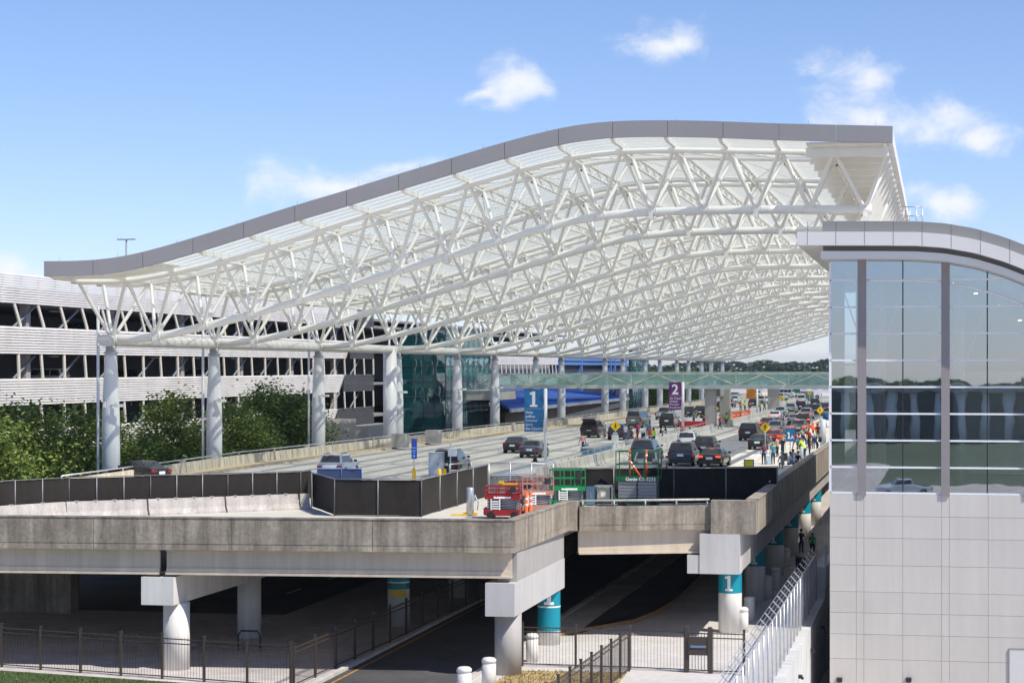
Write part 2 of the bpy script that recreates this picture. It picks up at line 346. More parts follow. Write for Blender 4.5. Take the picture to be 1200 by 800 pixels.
# sidewalk joints on the lower pavement and the lawn / dry patches
k = MB(); k.prism([(p[0], p[1]) for p in [at_z(-140, 770, ZL), at_z(0, 783, ZL), at_z(345, 806, ZL), at_z(345, 900, ZL), at_z(-140, 900, ZL)]], -5.896, -5.87); struct(k, 'lawn', GRASSB)
def blades(name, poly, n, h, mats, seed):
    rd = random.Random(seed); mb = MB(); xs = [p[0] for p in poly]; ys = [p[1] for p in poly]; c = 0
    def inside(x, y):
        ok = False; j = len(poly)-1
        for i in range(len(poly)):
            if (poly[i][1] > y) != (poly[j][1] > y) and x < (poly[j][0]-poly[i][0])*(y-poly[i][1])/(poly[j][1]-poly[i][1])+poly[i][0]: ok = not ok
            j = i
        return ok
    while c < n:
        x = rd.uniform(min(xs), max(xs)); y = rd.uniform(min(ys), max(ys))
        if not inside(x, y): c += .3; continue
        a = rd.uniform(0, PI*2); hh = h*rd.uniform(.4, 1.2); dx, dy = math.cos(a)*.03, math.sin(a)*.03; lx, ly = rd.uniform(-.06, .06), rd.uniform(-.06, .06)
        mb.add([(x-dx, y-dy, -5.88), (x+dx, y+dy, -5.88), (x+lx, y+ly, -5.88+hh)], [(0, 1, 2)], rd.randrange(len(mats))); c += 1
    o = mb.build(name, mats); o['kind'] = 'stuff'; return o
GB = [leafmat('grass_blade', (.05, .10, .015), (.14, .20, .04)), leafmat('straw_blade', (.30, .22, .08), (.50, .36, .15))]
blades('grass', [at_z(-60, 776, ZL)[:2], at_z(0, 785, ZL)[:2], at_z(330, 806, ZL)[:2], at_z(330, 840, ZL)[:2], at_z(-60, 840, ZL)[:2]], 9000, .12, [GB[0]], 3)
dp = [at_z(606, 783, ZL)[:2], at_z(735, 785, ZL)[:2], at_z(700, 830, ZL)[:2], at_z(600, 830, ZL)[:2], at_z(568, 802, ZL)[:2]]
k = MB(); k.prism(dp, -5.896, -5.875); struct(k, 'dry_grass_patch', DRY)
blades('dry_grass_blades', dp, 2600, .1, [GB[1], GB[1], GB[0]], 5)
# ================================================================== UPPER ROAD DECK
XR = -9.3      # right edge of the deck
PB = at_z(603, 608.6, 1.05); PA = at_z(0, 603.6, 1.05); PC = at_z(668, 587, 1.05); PD = at_z(833, 585.5, 1.05); PE = at_z(885, 583, 1.05)
sl_ = (PB[1]-PA[1])/(PB[0]-PA[0])
PL = (-100, PA[1]+sl_*(-100-PA[0]))
LP = [at_z(x, y, 1.05) for x, y in ((72, 558), (144, 548.5), (214, 539), (280, 530), (360, 521.5), (417, 515.3), (458, 510.8), (498, 506.3), (537, 501.9), (585, 497), (660, 489.5), (693, 485.5))]
LP = [(p[0], p[1]) for p in LP]; LP += [(LP[-1][0]+.3, 420), (LP[-1][0]+.6, 640)]
deck = [(PL[0], PL[1]+.3), (PB[0]-.3, PB[1]+.3), (PC[0]-.3, PC[1]+.3), (PD[0], PD[1]+.3), (PE[0]-.1, PE[1]+.1), (XR-.2, 118), (XR-.2, 640)]+list(reversed(LP))+[(LP[0][0]-12, LP[0][1]-3), (-100, LP[0][1]-8)]
d = MB(); d.prism(deck, -.42, 0); struct(d, 'upper_road', [ROADC])
# soffit girders under the deck
gm = MB()
for x in (-40, -34, -28.5, -23, -17.5 if False else -20): gm.bx(x-.25, x+.25, 112, 620, -1.4, -.43)
struct(gm, 'deck_soffit_beams', PAINTC)
# paving joints, kerb, pavement along the left parapet
J = pmat('paving_joint', (.22, .20, .17), .9, var=.2)
j = MB()
for x in (-49.5, -45.8, -42, -38.2, -34.4, -30.6, -22.3, -18.5, -14.7): j.bx(x-.03, x+.03, 125 if x < -26 else 122, 640, .002, .005)
yy = 124
while yy < 640: j.bx(-51.5, -10, yy-.03, yy+.03, .006, .009); yy += 7.5
struct(j, 'paving_joints', J)
mk = MB()
for x in (-22.2, -18.4, -14.6):
    y = 126
    while y < 570: mk.bx(x-.08, x+.08, y, y+3, .011, .014); y += 9
for x in (-46, -42.2, -38.4):
    y = 132
    while y < 570: mk.bx(x-.08, x+.08, y, y+3, .011, .014); y += 9
for i in range(7):   # crosswalk ladder on the right lanes
    x = -13.2+i*.0; mk.add([(-15.6+i*.62-3, 184, .012), (-15.3+i*.62-3, 184, .012), (-15.3+i*.62-3, 189, .012), (-15.6+i*.62-3, 189, .012)], [(0, 1, 2, 3)])
struct(mk, 'white_road_marking', WPAINT)
mk = MB()
mk.bx(-31.8, -31.65, 122, 300, .011, .014); mk.bx(-13.1, -12.95, 190, 330, .011, .014)
struct(mk, 'yellow_road_marking', YPAINT)
mk = MB()
for y0, y1 in ((150, 151), (168, 169)): mk.bx(-31.4, -28.4, y0, y1, .011, .014)
mk.bx(-31.4, -31, 151, 168, .011, .014); mk.bx(-28.8, -28.4, 151, 168, .011, .014); mk.bx(-15.5, -12.8, 171, 171.6, .011, .014); mk.bx(-16.2, -13.4, 190.5, 191.5, .011, .014)
struct(mk, 'blue_bay_marking', pmat('blue_paint', (.10, .30, .60), .7))
pv = MB()
for a, b in zip(LP[:-1], LP[1:]):
    n = Vector((b[1]-a[1], -(b[0]-a[0]), 0)).normalized()
    pv.add([(a[0], a[1], .15), (b[0], b[1], .15), (b[0]+n.x*1.7, b[1]+n.y*1.7, .15), (a[0]+n.x*1.7, a[1]+n.y*1.7, .15),
            (b[0]+n.x*1.7, b[1]+n.y*1.7, -.05), (a[0]+n.x*1.7, a[1]+n.y*1.7, -.05)], [(3, 2, 1, 0), (5, 4, 2, 3)])
struct(pv, 'left_pavement', pmat('kerb_tan_concrete', (.62, .50, .32), .85, var=.15, scale=.6, grime=.08))
pv = MB(); pv.bx(XR-2.6, XR-.3, 130, 640, 0, .15); struct(pv, 'right_pavement', CONCL)
pv = MB(); pv.bx(-29.6, -27, 190, 330, 0, .15); struct(pv, 'median_pavement', CONCL)
# ================================================================== PARAPETS
def wall_run(pts, z0, z1, t, mb, mi=0):
    for a, b in zip(pts[:-1], pts[1:]):
        a = Vector((a[0], a[1], 0)); b = Vector((b[0], b[1], 0)); dd = (b-a); L = dd.length; c = (a+b)/2
        mb.box((c.x, c.y, (z0+z1)/2), (L, t, z1-z0), math.atan2(dd.y, dd.x), mi)
def along(a, b, step):
    a = Vector(a[:2]); b = Vector(b[:2]); n = max(1, int((b-a).length/step)); return [a.lerp(b, i/n) for i in range(n+1)]
def parapet(name, label, a, b, mat, off, base=-.42, top=1.02, t=.36, seg=6.0, cope=True):
    """cast panels between a and b with open joints; off = inward shift"""
    root = thing(name, label, 'parapet', (a[0], a[1], 0))
    a = Vector((a[0]+off[0], a[1]+off[1])); b = Vector((b[0]+off[0], b[1]+off[1]))
    pts = along(a, b, seg); d_ = (b-a).normalized(); rz = math.atan2(d_.y, d_.x)
    m = MB(); m2 = MB()
    nx = Vector((d_.y, -d_.x))      # outward side
    for p, q in zip(pts[:-1], pts[1:]):
        p2 = p+d_*.012; q2 = q-d_*.012; c = (p2+q2)/2; L = (q2-p2).length
        m.box((c.x, c.y, (base+.28+top)/2), (L, t, top-base-.28), rz)
        m.box((c.x, c.y, base+.139), (L, t-.03, .274), rz)
    m.build('concrete_panel', mat, root)
    if cope:
        c = (a+b)/2; m2.box((c.x, c.y, top+.032), ((b-a).length, t+.06, .06), rz); m2.build('coping', mat, root)
    return root
A2 = (-100, PL[1])
parapet('overpass_parapet', 'long stained concrete parapet across the front of the overpass', A2, PB, CONC, (0, .2), top=.99)
parapet('overpass_parapet', 'short sunlit concrete parapet running back from the overpass corner', PB, PC, CONC, (-.2, .4), top=.985, seg=4.2)
parapet('overpass_parapet', 'recessed concrete parapet with a steel tube rail on top', (PC[0]+.4, PC[1]), PD, CONC, (0, .2), top=.78, cope=False)
# rail on the recessed parapet
t = thing('tube_rail', 'low steel tube rail on the recessed parapet by the green lifts', 'handrail', (PC[0], PC[1], .8))
m = MB(); m.tube((PC[0]+.45, PC[1]+.2, 1.06), (PD[0]-.1, PD[1]+.2, 1.06), .055, 8)
for p in along((PC[0]+.6, PC[1]+.2), (PD[0]-.2, PD[1]+.2), 1.6): m.tube((p.x, p.y, .78), (p.x, p.y, 1.04), .04, 6)
m.build('railing', CONCL, t)
# end blocks
m = MB(); m.box((PC[0]-.05, PC[1]+.35, .32), (.8, .7, 1.48)); tag(m.build('parapet_post', CONC), 'square concrete post where the sunlit parapet meets the recessed one', 'post')
m = MB(); m.bx(PD[0]+.02, PE[0]+.25, PD[1]-.25, PD[1]+.5, -.62, 1.04); m.bx(PE[0]-.25, PE[0]+.25, PD[1]+.52, 121, -.62, 1.04); m.bx(PE[0]-.32, PE[0]+.3, PD[1]+.5, 121, 1.042, 1.10)
tag(m.build('parapet_block', CONC), 'projecting concrete corner block above the first teal numbered column', 'parapet')
parapet('overpass_parapet', 'shaded concrete parapet along the kerbside beside the glass building', (XR, 121.1), (XR, 640), CONC, (-.1, 0), top=.96, base=-1.2)
t = thing('tube_rail', 'thin steel rail on the shaded kerbside parapet', 'handrail', (XR-.1, 121, 1))
m = MB(); m.tube((XR-.1, 121.3, 1.22), (XR-.1, 640, 1.22), .04, 6)
for i in range(120): m.tube((XR-.1, 122+i*3.7, 1.0), (XR-.1, 122+i*3.7, 1.2), .03, 5)
m.build('railing', GALV, t)
# left road parapet: cream, with pilaster posts and rail
t = thing('roadside_parapet', 'long cream concrete parapet with steel rail beside the left lanes', 'parapet', (LP[0][0], LP[0][1], 0))
m = MB(); m2 = MB(); m3 = MB()
for a, b in zip(LP[:-1], LP[1:]):
    wall_run([a, b], -.42, .86, .3, m)
m2.path([(p[0], p[1], 1.08) for p in LP], .05, 6); m2.build('rail', GALV, t)
ac = 0
m.build('concrete_panel', PARCON, t)
for a, b in zip(LP[:-1], LP[1:]):
    for p in along(a, b, 5.4)[:-1]:
        ac += 1; m3 = MB()
        m3.box((p.x, p.y, .34), (.42, .3, 1.5), 0) if ac % 4 == 0 else m3.tube((p.x, p.y, .85), (p.x, p.y, 1.06), .05, 5)
        m3.build('parapet_post', CONCL, t)
# square concrete blocks standing on the left pavement
for i, (px, py) in enumerate(((469, 524), (508, 519), (690, 500), (790, 480))):
    c = at_z(px, py, .15); m = MB(); m.box((c[0], c[1], .8), (1.3, 1.6, 1.3))
    tag(m.build('concrete_block', GREYC), 'grey concrete block on the left pavement '+('before the teal glass tower', 'beside the dark corner of the teal tower', 'past the numbered blue sign', 'far along behind the purple sign')[i], 'concrete block')
# ================================================================== GIRDERS AND PIERS
def girder(label, a, b, z0, z1, w):
    root = thing('steel_girder', label, 'girder', (a[0], a[1], z0)); c = ((a[0]+b[0])/2, (a[1]+b[1])/2); dx = math.hypot(b[0]-a[0], b[1]-a[1]); rz = math.atan2(b[1]-a[1], b[0]-a[0])
    m = MB(); m.box((c[0], c[1], (z0+z1)/2), (dx, .16, z1-z0-.16), rz); m.build('web', GIRD, root)
    m = MB(); m.box((c[0], c[1], z1-.04), (dx, w, .076), rz); m.build('flange', GIRD, root)
    m = MB(); m.box((c[0], c[1], z0+.05), (dx, w*1.25, .09), rz); m.box((c[0], c[1], z0+.19), (dx, w*.55, .19), rz); m.build('flange', GIRD, root)
    return root
def front(px, dy): # point on the front girder line
    u = (px-600)/FPX; x = None
    y0 = PA[1]+dy
    dirx = -ST+u*CT; diry = CT+u*ST
    # intersect y = y0 + sl*(x-PA.x)
    tt = (y0-sl_*PA[0])/(diry-sl_*dirx); return (dirx*tt, diry*tt)
girder('left cream steel girder under the overpass', (-98, PL[1]+.75), front(188, .65), -1.56, -.43, .5)
girder('right cream steel girder under the overpass', front(196, .65), front(600, .65), -1.56, -.43, .5)
girder('cream steel girder under the recessed parapet', (PC[0]+.3, PC[1]+.6), (PD[0]+.2, PD[1]+.6), -1.62, -.43, .5)
def column(root, x, y, r, z0, z1, mat=PAINTC, name='column'):
    m = MB(); m.lathe([(r, z0), (r, z1)], (x, y, 0), 28); return m.build(name, mat, root)
def band(parent, x, y, r, z0, z1, mat, name='colour_band'):
    m = MB(); m._lathe([(r+.004, z0), (r+.004, z1)], (x, y, 0), 28, 0); return m.build(name, mat, parent)
def numeral(parent, x, y, r, z, h, ang):
    """the numeral one wrapped onto the column, facing direction ang"""
    m = MB(); one = [(-.25*h, .25*h, 0, .13*h), (-.1*h, .1*h, .13*h, h), (-.27*h, -.1*h, .8*h, .95*h)]; rr = r+.009
    for x0, x1, z0, z1 in one:
        n = 4
        for i in range(n):
            u0 = x0+(x1-x0)*i/n; u1 = x0+(x1-x0)*(i+1)/n
            P = lambda u, zz: (x+rr*math.cos(ang+u/rr), y+rr*math.sin(ang+u/rr), z+zz)
            m.add([P(u0, z0), P(u1, z0), P(u1, z1), P(u0, z1)], [(0, 1, 2, 3)])
    return m.build('numeral', WPAINT, parent)
def face_cam(x, y): return math.atan2(-y, -x)
# pier one (white)
p1 = at_z(202, 782, ZL); p2 = at_z(309, 745, ZL)
root = thing('bridge_pier', 'white painted pier with two round columns at left under the overpass', 'bridge pier', (p1[0], p1[1], ZL))
cx0 = front(164, .1); cx1 = front(203, .1)
m = MB(); m.bx(cx0[0], cx1[0], cx0[1]+.15, p2[1]+1.0, -2.9, -1.66); m.build('pier_cap', PAINTC, root)
column(root, p1[0]+.05, p1[1]+.4, .6, -5.9, -2.9); column(root, (cx0[0]+cx1[0])/2+.1, p2[1]+.2, .6, -5.9, -2.9)
for q in (front(184, .65), front(200, .65)): m = MB(); m.box((q[0], q[1], -1.615), (.5, .6, .08)); m.build('bearing_pad', BLACKM, root)
# pier two (grey)
p3 = at_z(598, 788, ZL); p4 = at_z(642, 753, ZL)
root = thing('bridge_pier', 'grey painted pier carrying the corner of the overpass', 'bridge pier', (p3[0], p3[1], ZL))
c0 = front(568, .1); c1 = front(603, .1)
m = MB(); m.bx(c0[0], c1[0], c0[1]+.1, PC[1]-.3, -3.2, -1.75); m.build('pier_cap', pmat('pier_cap_grey', (.55, .535, .52), .65, var=.06, scale=.5, streak=.08), root)
m = MB(); m.bx(c1[0]-.9, c1[0]-.05, c0[1]+.9, PC[1]-.2, -1.74, -.44); m.build('end_panel', GREYC, root)
column(root, (c0[0]+c1[0])/2+.1, p3[1]+.3, .6, -5.9, -3.2, GREYC)
c4 = column(root, p4[0], p4[1]+.3, .56, -5.9, -3.2); b = band(c4, p4[0], p4[1]+.3, .56, -5.2, -3.22, TEAL); band(c4, p4[0], p4[1]+.3, .565, -4.05, -3.98, WPAINT, 'white_stripe'); numeral(c4, p4[0], p4[1]+.3, .56, -3.9, 1.0, face_cam(p4[0], p4[1]))
for px, py, ye in ((465.5, 731, 1), (536, 698, 0)):
    q = at_z(px, py, ZL)
    root = thing('bridge_pier', ('round column with teal band and yellow notice in the dark underpass' if ye else 'plain round column beyond the underpass road fence'), 'bridge pier', (q[0], q[1], ZL))
    c = column(root, q[0], q[1]+.3, .58, -5.9, -.43)
    if ye:
        band(c, q[0], q[1]+.3, .58, -3.95, -2.2, TEAL); band(c, q[0], q[1]+.3, .585, -3.62, -3.55, WPAINT, 'white_stripe'); numeral(c, q[0], q[1]+.3, .58, -3.3, .9, face_cam(q[0], q[1]))
        m = MB(); a0 = face_cam(q[0], q[1]); rr = .595
        for i in range(6):
            P = lambda k, z: (q[0]+rr*math.cos(a0-.75+k*.25), q[1]+.3+rr*math.sin(a0-.75+k*.25), z); m.add([P(i, -4.28), P(i+1, -4.28), P(i+1, -3.98), P(i, -3.98)], [(0, 1, 2, 3)])
        m.build('notice', YSIGN, c)
# pier row along the kerbside
KX = -10.5
kb = thing('kerbside_beam', 'long shaded concrete beam carried by the numbered columns', 'beam', (KX, 110, -3))
m = MB(); m.bx(-11.6, -9.75, PD[1]+1.25, 420, -2.6, -.45); m.build('beam', pmat('beam_concrete', (.42, .40, .38), .8, var=.12, scale=.5, streak=.2), kb)
m = MB(); m.bx(-11.72, -9.72, PD[1]-.35, PD[1]+1.2, -2.62, -.63); m.bx(-12.35, -11.73, PD[1]-.3, PD[1]+1.1, -2.62, -1.7); m.build('beam_end', pmat('beam_end_paint', (.60, .58, .55), .7, var=.07, scale=.5, streak=.12), kb)
names = ('nearest and brightest', 'second', 'third', 'fourth', 'fifth', 'sixth and darkest')
for i in range(6):
    y = 109.6+15.1*i; z0 = -5.9
    root = thing('numbered_column', names[i]+' round column with teal numbered band in the kerbside row', 'column', (KX, y, ZL), 0, 'numbered columns under the kerbside beam')
    c = column(root, KX, y, .6, z0, -2.6); band(root, KX, y, .6, -3.85, -2.63, TEAL); numeral(root, KX, y, .6, -3.72, .78, face_cam(KX, y)-.1)
# abutment and gravel slope at far left
q0 = at_z(83, 716, ZL)
m = MB(); m.bx(-100, q0[0], q0[1], q0[1]+1.2, -5.9, -.43); tag(m.build('abutment_wall', CONC), 'dark stained concrete abutment wall at the left end of the underpass', 'wall')
m = MB(); m.add([(-75, 150, -5.9), (-44, 150, -5.9), (-44, 172, -.6), (-75, 172, -.6), (-75, 172, -5.9), (-44, 172, -5.9)], [(0, 1, 2, 3), (1, 5, 2), (0, 3, 4)])
struct(m, 'gravel_slope', pmat('gravel', (.30, .26, .24), .95, var=.4, scale=3, bump=.8, bscale=6, grime=.3))
q = at_z(104, 690, ZL); root = thing('bridge_pier', 'round column standing on the gravel slope beyond the abutment', 'bridge pier', (q[0], q[1], ZL)); column(root, -47.6, 149, .62, -5.9, -.43)
# underpass back wall far behind
m = MB(); m.bx(-60, -11, 300, 300.6, -5.9, -.43); tag(m.build('underpass_wall', CONC), 'dark concrete wall closing the far end of the underpass', 'wall')

# air: one box of thin haze round everything
hz = MB(); hz.bx(-4300, 4300, -1700, 7200, -11.5, 42); ho = hz.build('haze', []) if False else None
hm_ = bpy.data.materials.new('haze_air'); hm_.use_nodes = True; hn = hm_.node_tree; hn.nodes.remove(hn.nodes['Principled BSDF'])
pv_ = hn.nodes.new('ShaderNodeVolumePrincipled'); pv_.inputs['Color'].default_value = (.80, .88, 1, 1); pv_.inputs['Density'].default_value = .00008; pv_.inputs['Anisotropy'].default_value = .3
hn.links.new(pv_.outputs[0], hn.nodes['Material Output'].inputs['Volume'])
struct(hz, 'haze', hm_, 'stuff')
# ================================================================== CANOPY
XC = -55.5
u1 = (130-600)/FPX; Y1 = XC/(-ST+u1*CT)*(CT+u1*ST)
RAT = [1.031, 1.178, 1.376, 1.577, 1.773, 1.923, 2.119, 2.262, 2.41, 2.558, 2.703, 2.907, 3.06, 3.26, 3.41, 3.60, 3.75, 3.95]
NOCOL = {8}
D1 = Y1*CT-XC*ST
YT = [(D1*r_/RAT[0]+XC*ST)/CT for r_ in RAT]
YA, YF = Y1-2.25, Y1-7.0
def prof(pts, Y):
    q = sorted((at_y(x, y, Y)[0], at_y(x, y, Y)[2]) for x, y in pts)
    xs = np.linspace(q[0][0], q[-1][0], 600); z = np.interp(xs, [a for a, b in q], [b for a, b in q])
    k = 41; pad = k//2; dx = xs[1]-xs[0]
    zl = z[0]-(z[1]-z[0])*np.arange(pad, 0, -1); zr = z[-1]+(z[-1]-z[-2])*np.arange(1, pad+1)
    zs = np.convolve(np.concatenate([zl, z, zr]), np.ones(k)/k, 'valid'); return xs, zs
FTOP = prof([(51, 306), (80, 306), (110, 305), (140, 301.5), (166, 296), (222, 280), (279, 262), (339, 242.5), (399, 225), (458, 206.5), (520, 188), (583, 168.6), (646, 152), (680, 145.5), (709, 142.3), (750, 141), (800, 141), (840, 142), (906, 144.7), (975, 146.2), (1046, 147.8)], YF)
TCH = prof([(84, 329.5), (112, 331), (148, 330), (200, 321), (256, 308), (312, 292), (364, 274.5), (424, 254), (482, 237.5), (542, 219.5), (602, 202), (640, 191.5), (662, 187), (690, 181), (722, 178), (786, 176), (850, 177), (914, 178), (977, 179.5), (1043, 181)], YA)
BCH = prof([(120, 397), (155, 397), (182, 395.5), (220, 387), (292, 369.5), (348, 353), (400, 337.5), (462, 319), (520, 301.5), (582, 283), (636, 267.5), (665, 260), (696, 254), (725, 250.5), (756, 248.7), (820, 246.5), (884, 245.7), (950, 245.3), (1030, 245.5)], Y1)
f_ = lambda P: (lambda x: float(np.interp(x, P[0], P[1])))
zf, zt, zb = f_(FTOP), f_(TCH), f_(BCH)
X0, X1 = FTOP[0][0], FTOP[0][-1]
TN = [at_y(148, 330, YA)[0]+(at_y(977, 180, YA)[0]-at_y(148, 330, YA)[0])*(k-1)/14 for k in range(16)]
TN[0] = TCH[0][0]+.4; TN.append(TCH[0][-1]-.2)
bn0, bn1 = at_y(182, 395, Y1)[0], at_y(949, 245, Y1)[0]
BN = [bn0+(bn1-bn0)*(k-1)/13 for k in range(15)]; BN[0] = XC+.1; BN.append(at_y(1014, 245, Y1)[0])
zr = lambda x: zf(min(max(x, X0), X1))-.72          # glass level
root = thing('airport_canopy', 'vast white tubular steel canopy with wavy glass roof over the road', 'canopy', (XC, Y1, ZL))
CAN = root
YEND = YT[-1]+5
# fascia
def fascia(name, pts_fn, parent):
    pass
m = MB(); xs = np.linspace(X0, X1, 97)
def fx(a, b, y0, y1):
    vs = []
    for x in (a, b):
        for y in (y0, y1):
            for dz in (-1.0, 0): vs.append((x, y, zf(x)+dz))
    return vs
for i in range(96):
    a, b = xs[i], xs[i+1]
    if i % 6 == 0: a += .03
    vs = fx(a, b, YF, YF+.35); ff = [(0, 4, 5, 1), (1, 5, 7, 3), (2, 3, 7, 6), (0, 2, 6, 4)]
    if i % 6 == 0: ff.append((0, 1, 3, 2))
    if i % 6 == 5: ff.append((4, 6, 7, 5))
    m.add(vs, ff)
m.bx(X0, X0+.3, YF+.37, YEND, zf(X0)-1, zf(X0))
m.build('fascia', FASC, root)
m = MB(); m.bx(X1-.3, X1, YF+.37, YEND, zf(X1)-1, zf(X1)-.2); m.build('edge_trim', WHITE, root)
# lightning rods on the fascia
m = MB()
for x in np.linspace(X0+1, X1-1, 14): m.tube((x, YF+.2, zf(x)), (x, YF+.2, zf(x)+.45), .012, 4)
m.build('lightning_rod', GALV, root)
# roof skin
GL = bpy.data.materials.new('canopy_glass'); GL.use_nodes = True; MATS['canopy_glass'] = GL
n_ = GL.node_tree; n_.nodes.remove(n_.nodes['Principled BSDF']); o_ = n_.nodes['Material Output']
tr = n_.nodes.new('ShaderNodeBsdfTransparent'); tr.inputs['Color'].default_value = (.93, .99, .94, 1)
tl = n_.nodes.new('ShaderNodeBsdfTranslucent'); tl.inputs['Color'].default_value = (.93, .98, .95, 1)
gs = n_.nodes.new('ShaderNodeBsdfGlossy'); gs.inputs['Roughness'].default_value = .08
ma = n_.nodes.new('ShaderNodeMixShader'); ma.inputs['Fac'].default_value = .48; n_.links.new(tr.outputs[0], ma.inputs[1]); n_.links.new(tl.outputs[0], ma.inputs[2])
mb_ = n_.nodes.new('ShaderNodeMixShader'); mb_.inputs['Fac'].default_value = .06; n_.links.new(ma.outputs[0], mb_.inputs[1]); n_.links.new(gs.outputs[0], mb_.inputs[2]); n_.links.new(mb_.outputs[0], o_.inputs['Surface'])
XS = np.linspace(X0+.35, X1-5.2, 61)
bays = [YF+.4]+[ (YT[i]+YT[i+1])/2 for i in range(len(YT)-1)]+[YEND]
for bi, (y0, y1) in enumerate(zip(bays[:-1], bays[1:])):
    m = MB()
    for a, b in zip(XS[:-1], XS[1:]): m.add([(a, y0, zr(a)), (b, y0, zr(b)), (b, y1-.02, zr(b)), (a, y1-.02, zr(a))], [(0, 1, 2, 3)], 0, True)
    n = max(2, int((y1-y0)/1.45))
    for k in range(n):
        y = y0+(y1-y0)*(k+.5)/n
        for a, b in zip(XS[:-1:3], XS[3::3]): m.beam((a, y, zr(a)-.1), (b, y, zr(b)-.1), .11, .14, 1)
    m.build('roof_glass', [GL, WHITE], root)
# opaque metal strip at the right edge, opaque soffit at the left tip
m = MB(); y = YF+.4
while y < YEND:
    m.bx(X1-5.2, X1-.32, y, y+.92, zr(X1)-.25, zr(X1)-.12); m.bx(X1-5.2, X1-.32, y+.92, y+1.0, zr(X1)-.33, zr(X1)-.12); y += 1.0
m.build('metal_soffit', WHITE, root)
y = YF+1.6
while y < YEND:
    m = MB(); m.bx(X1-5.3, X1-.25, y, y+.3, zr(X1)-.9, zr(X1)-.34); m.build('soffit_rib', WHITE, root); y += 4.6
m = MB()
for a, b in zip(np.linspace(X0+.32, X0+8, 14)[:-1], np.linspace(X0+.32, X0+8, 14)[1:]): m.add([(a, YF+.37, zf(a)-1.01), (b, YF+.37, zf(b)-1.01), (b, YA-.5, zf(b)-1.01), (a, YA-.5, zf(a)-1.01)], [(0, 1, 2, 3)])
m.build('tip_soffit', WHITE, root)
# purlins over every truss node, latticed between trusses
for k, x in enumerate(TN):
    z = min(zr(x)-.32, zr(x)-.3)
    m = MB(); m.bx(x-.11, x+.11, YF+1.2, YEND-.5, z-.14, z+.14)
    m.add([(x-.11, YF+.36, z+.02), (x+.11, YF+.36, z+.02), (x+.11, YF+1.2, z-.14), (x-.11, YF+1.2, z-.14), (x-.11, YF+.36, z+.14), (x+.11, YF+.36, z+.14), (x+.11, YF+1.2, z+.14), (x-.11, YF+1.2, z+.14)], [(0, 1, 2, 3), (7, 6, 5, 4), (0, 4, 5, 1), (1, 5, 6, 2), (3, 7, 4, 0)])
    m.build('purlin', WHITE, root)
m = MB()
for k, x in enumerate(TN[1:-1]):
    z = zr(x)-.4; zl = zt(x)-.35
    for i in range(len(YT)-1):
        a, b = YT[i]+2.2, YT[i+1]-2.2; n = max(4, int((b-a)/2.4)); n += n % 2
        m.tube((x, a, zl), (x, b, zl), .09, 5, cap=False)
        for q in range(n):
            ya, yb = a+(b-a)*q/n, a+(b-a)*(q+1)/n
            m.tube((x, ya, zl if q % 2 == 0 else z), (x, yb, z if q % 2 == 0 else zl), .065, 4, cap=False)
m.build('lattice_bracing', WHITE, root)
m = MB()   # rods crossing the roof plane in every other panel
for i in range(len(YT)-1):
    for k in range(1, 15, 2):
        xa, xb = TN[k], TN[k+1]
        m.tube((xa, YT[i]+2, zr(xa)-.6), (xb, YT[i+1]-2, zr(xb)-.6), .035, 4, cap=False)
        m.tube((xb, YT[i]+2, zr(xb)-.62), (xa, YT[i+1]-2, zr(xa)-.62), .035, 4, cap=False)
m.build('tie_rod', WHITE, root)
# trusses: triangular, two top chords and one bottom chord
def truss_meshes():
    bc = MB(); xs = np.linspace(XC+.0, BN[-1]+.3, 60); bc.path([(x, 0, zb(x)) for x in xs], .27, 12)
    for k in range(1, 16, 2):
        x = BN[k]; bc.box((x, 0, zb(x)-.25), (.26, .62, .5), 0); 
    for x in BN[:-1]:
        for s_ in (-.35, .35): bc.path([(x+s_-.05, 0, zb(x+s_-.05)), (x+s_+.05, 0, zb(x+s_+.05))], .295, 12)
        bc.box((x, 0, zb(x)+.3), (.5, .04, .34)); bc.box((x, 0, zb(x)+.28), (.06, .5, .3))
    bc.path([(BN[-1]-.4, 0, zb(BN[-1])), (BN[-1]+.4, 0, zb(BN[-1]))], .34, 12)
    tcs = []
    for s_ in (-1, 1):
        m = MB(); xs = np.linspace(TCH[0][0], TCH[0][-1], 64); m.path([(x, 2.25*s_, zt(x)) for x in xs], .19, 10)
        for x in TN: m.box((x, 2.25*s_, zt(x)+.25), (.2, .25, .5))
        tcs.append(m)
    wb = MB()
    for j, xb in enumerate(BN):
        for xt in (TN[j], TN[j+1]):
            for s_ in (-1, 1): wb.tube((xb+(xt-xb)*.03, s_*.1, zb(xb)+.1), (xt+(xb-xt)*.05, s_*2.2, zt(xt)-.05), .125, 7, cap=False)
    for k, x in enumerate(TN):
        wb.tube((x, -2.2, zt(x)), (x, 2.2, zt(x)), .09, 6, cap=False)
        if k < len(TN)-1: wb.tube((x, -2.2, zt(x)), (TN[k+1], 2.2, zt(TN[k+1])), .06, 5, cap=False)
    return bc, tcs, wb
bc, tcs, wb = truss_meshes()
ZC0 = -ZL
me_b = bc.mesh('bottom_chord', WHITE); me_t = [t_.mesh('top_chord', WHITE) for t_ in tcs]; me_w = wb.mesh('web_members', WHITE)
RZ = Vector((XC, Y1, ZL))
for i, y in enumerate(YT):
    o = bpy.data.objects.new('truss', me_b); COL.objects.link(o); o.parent = root; o.location = Vector((0, y, 0))-RZ
    for me in me_t+[me_w]:
        c = bpy.data.objects.new('top_chord' if me is not me_w else 'web_members', me); COL.objects.link(c); c.parent = o
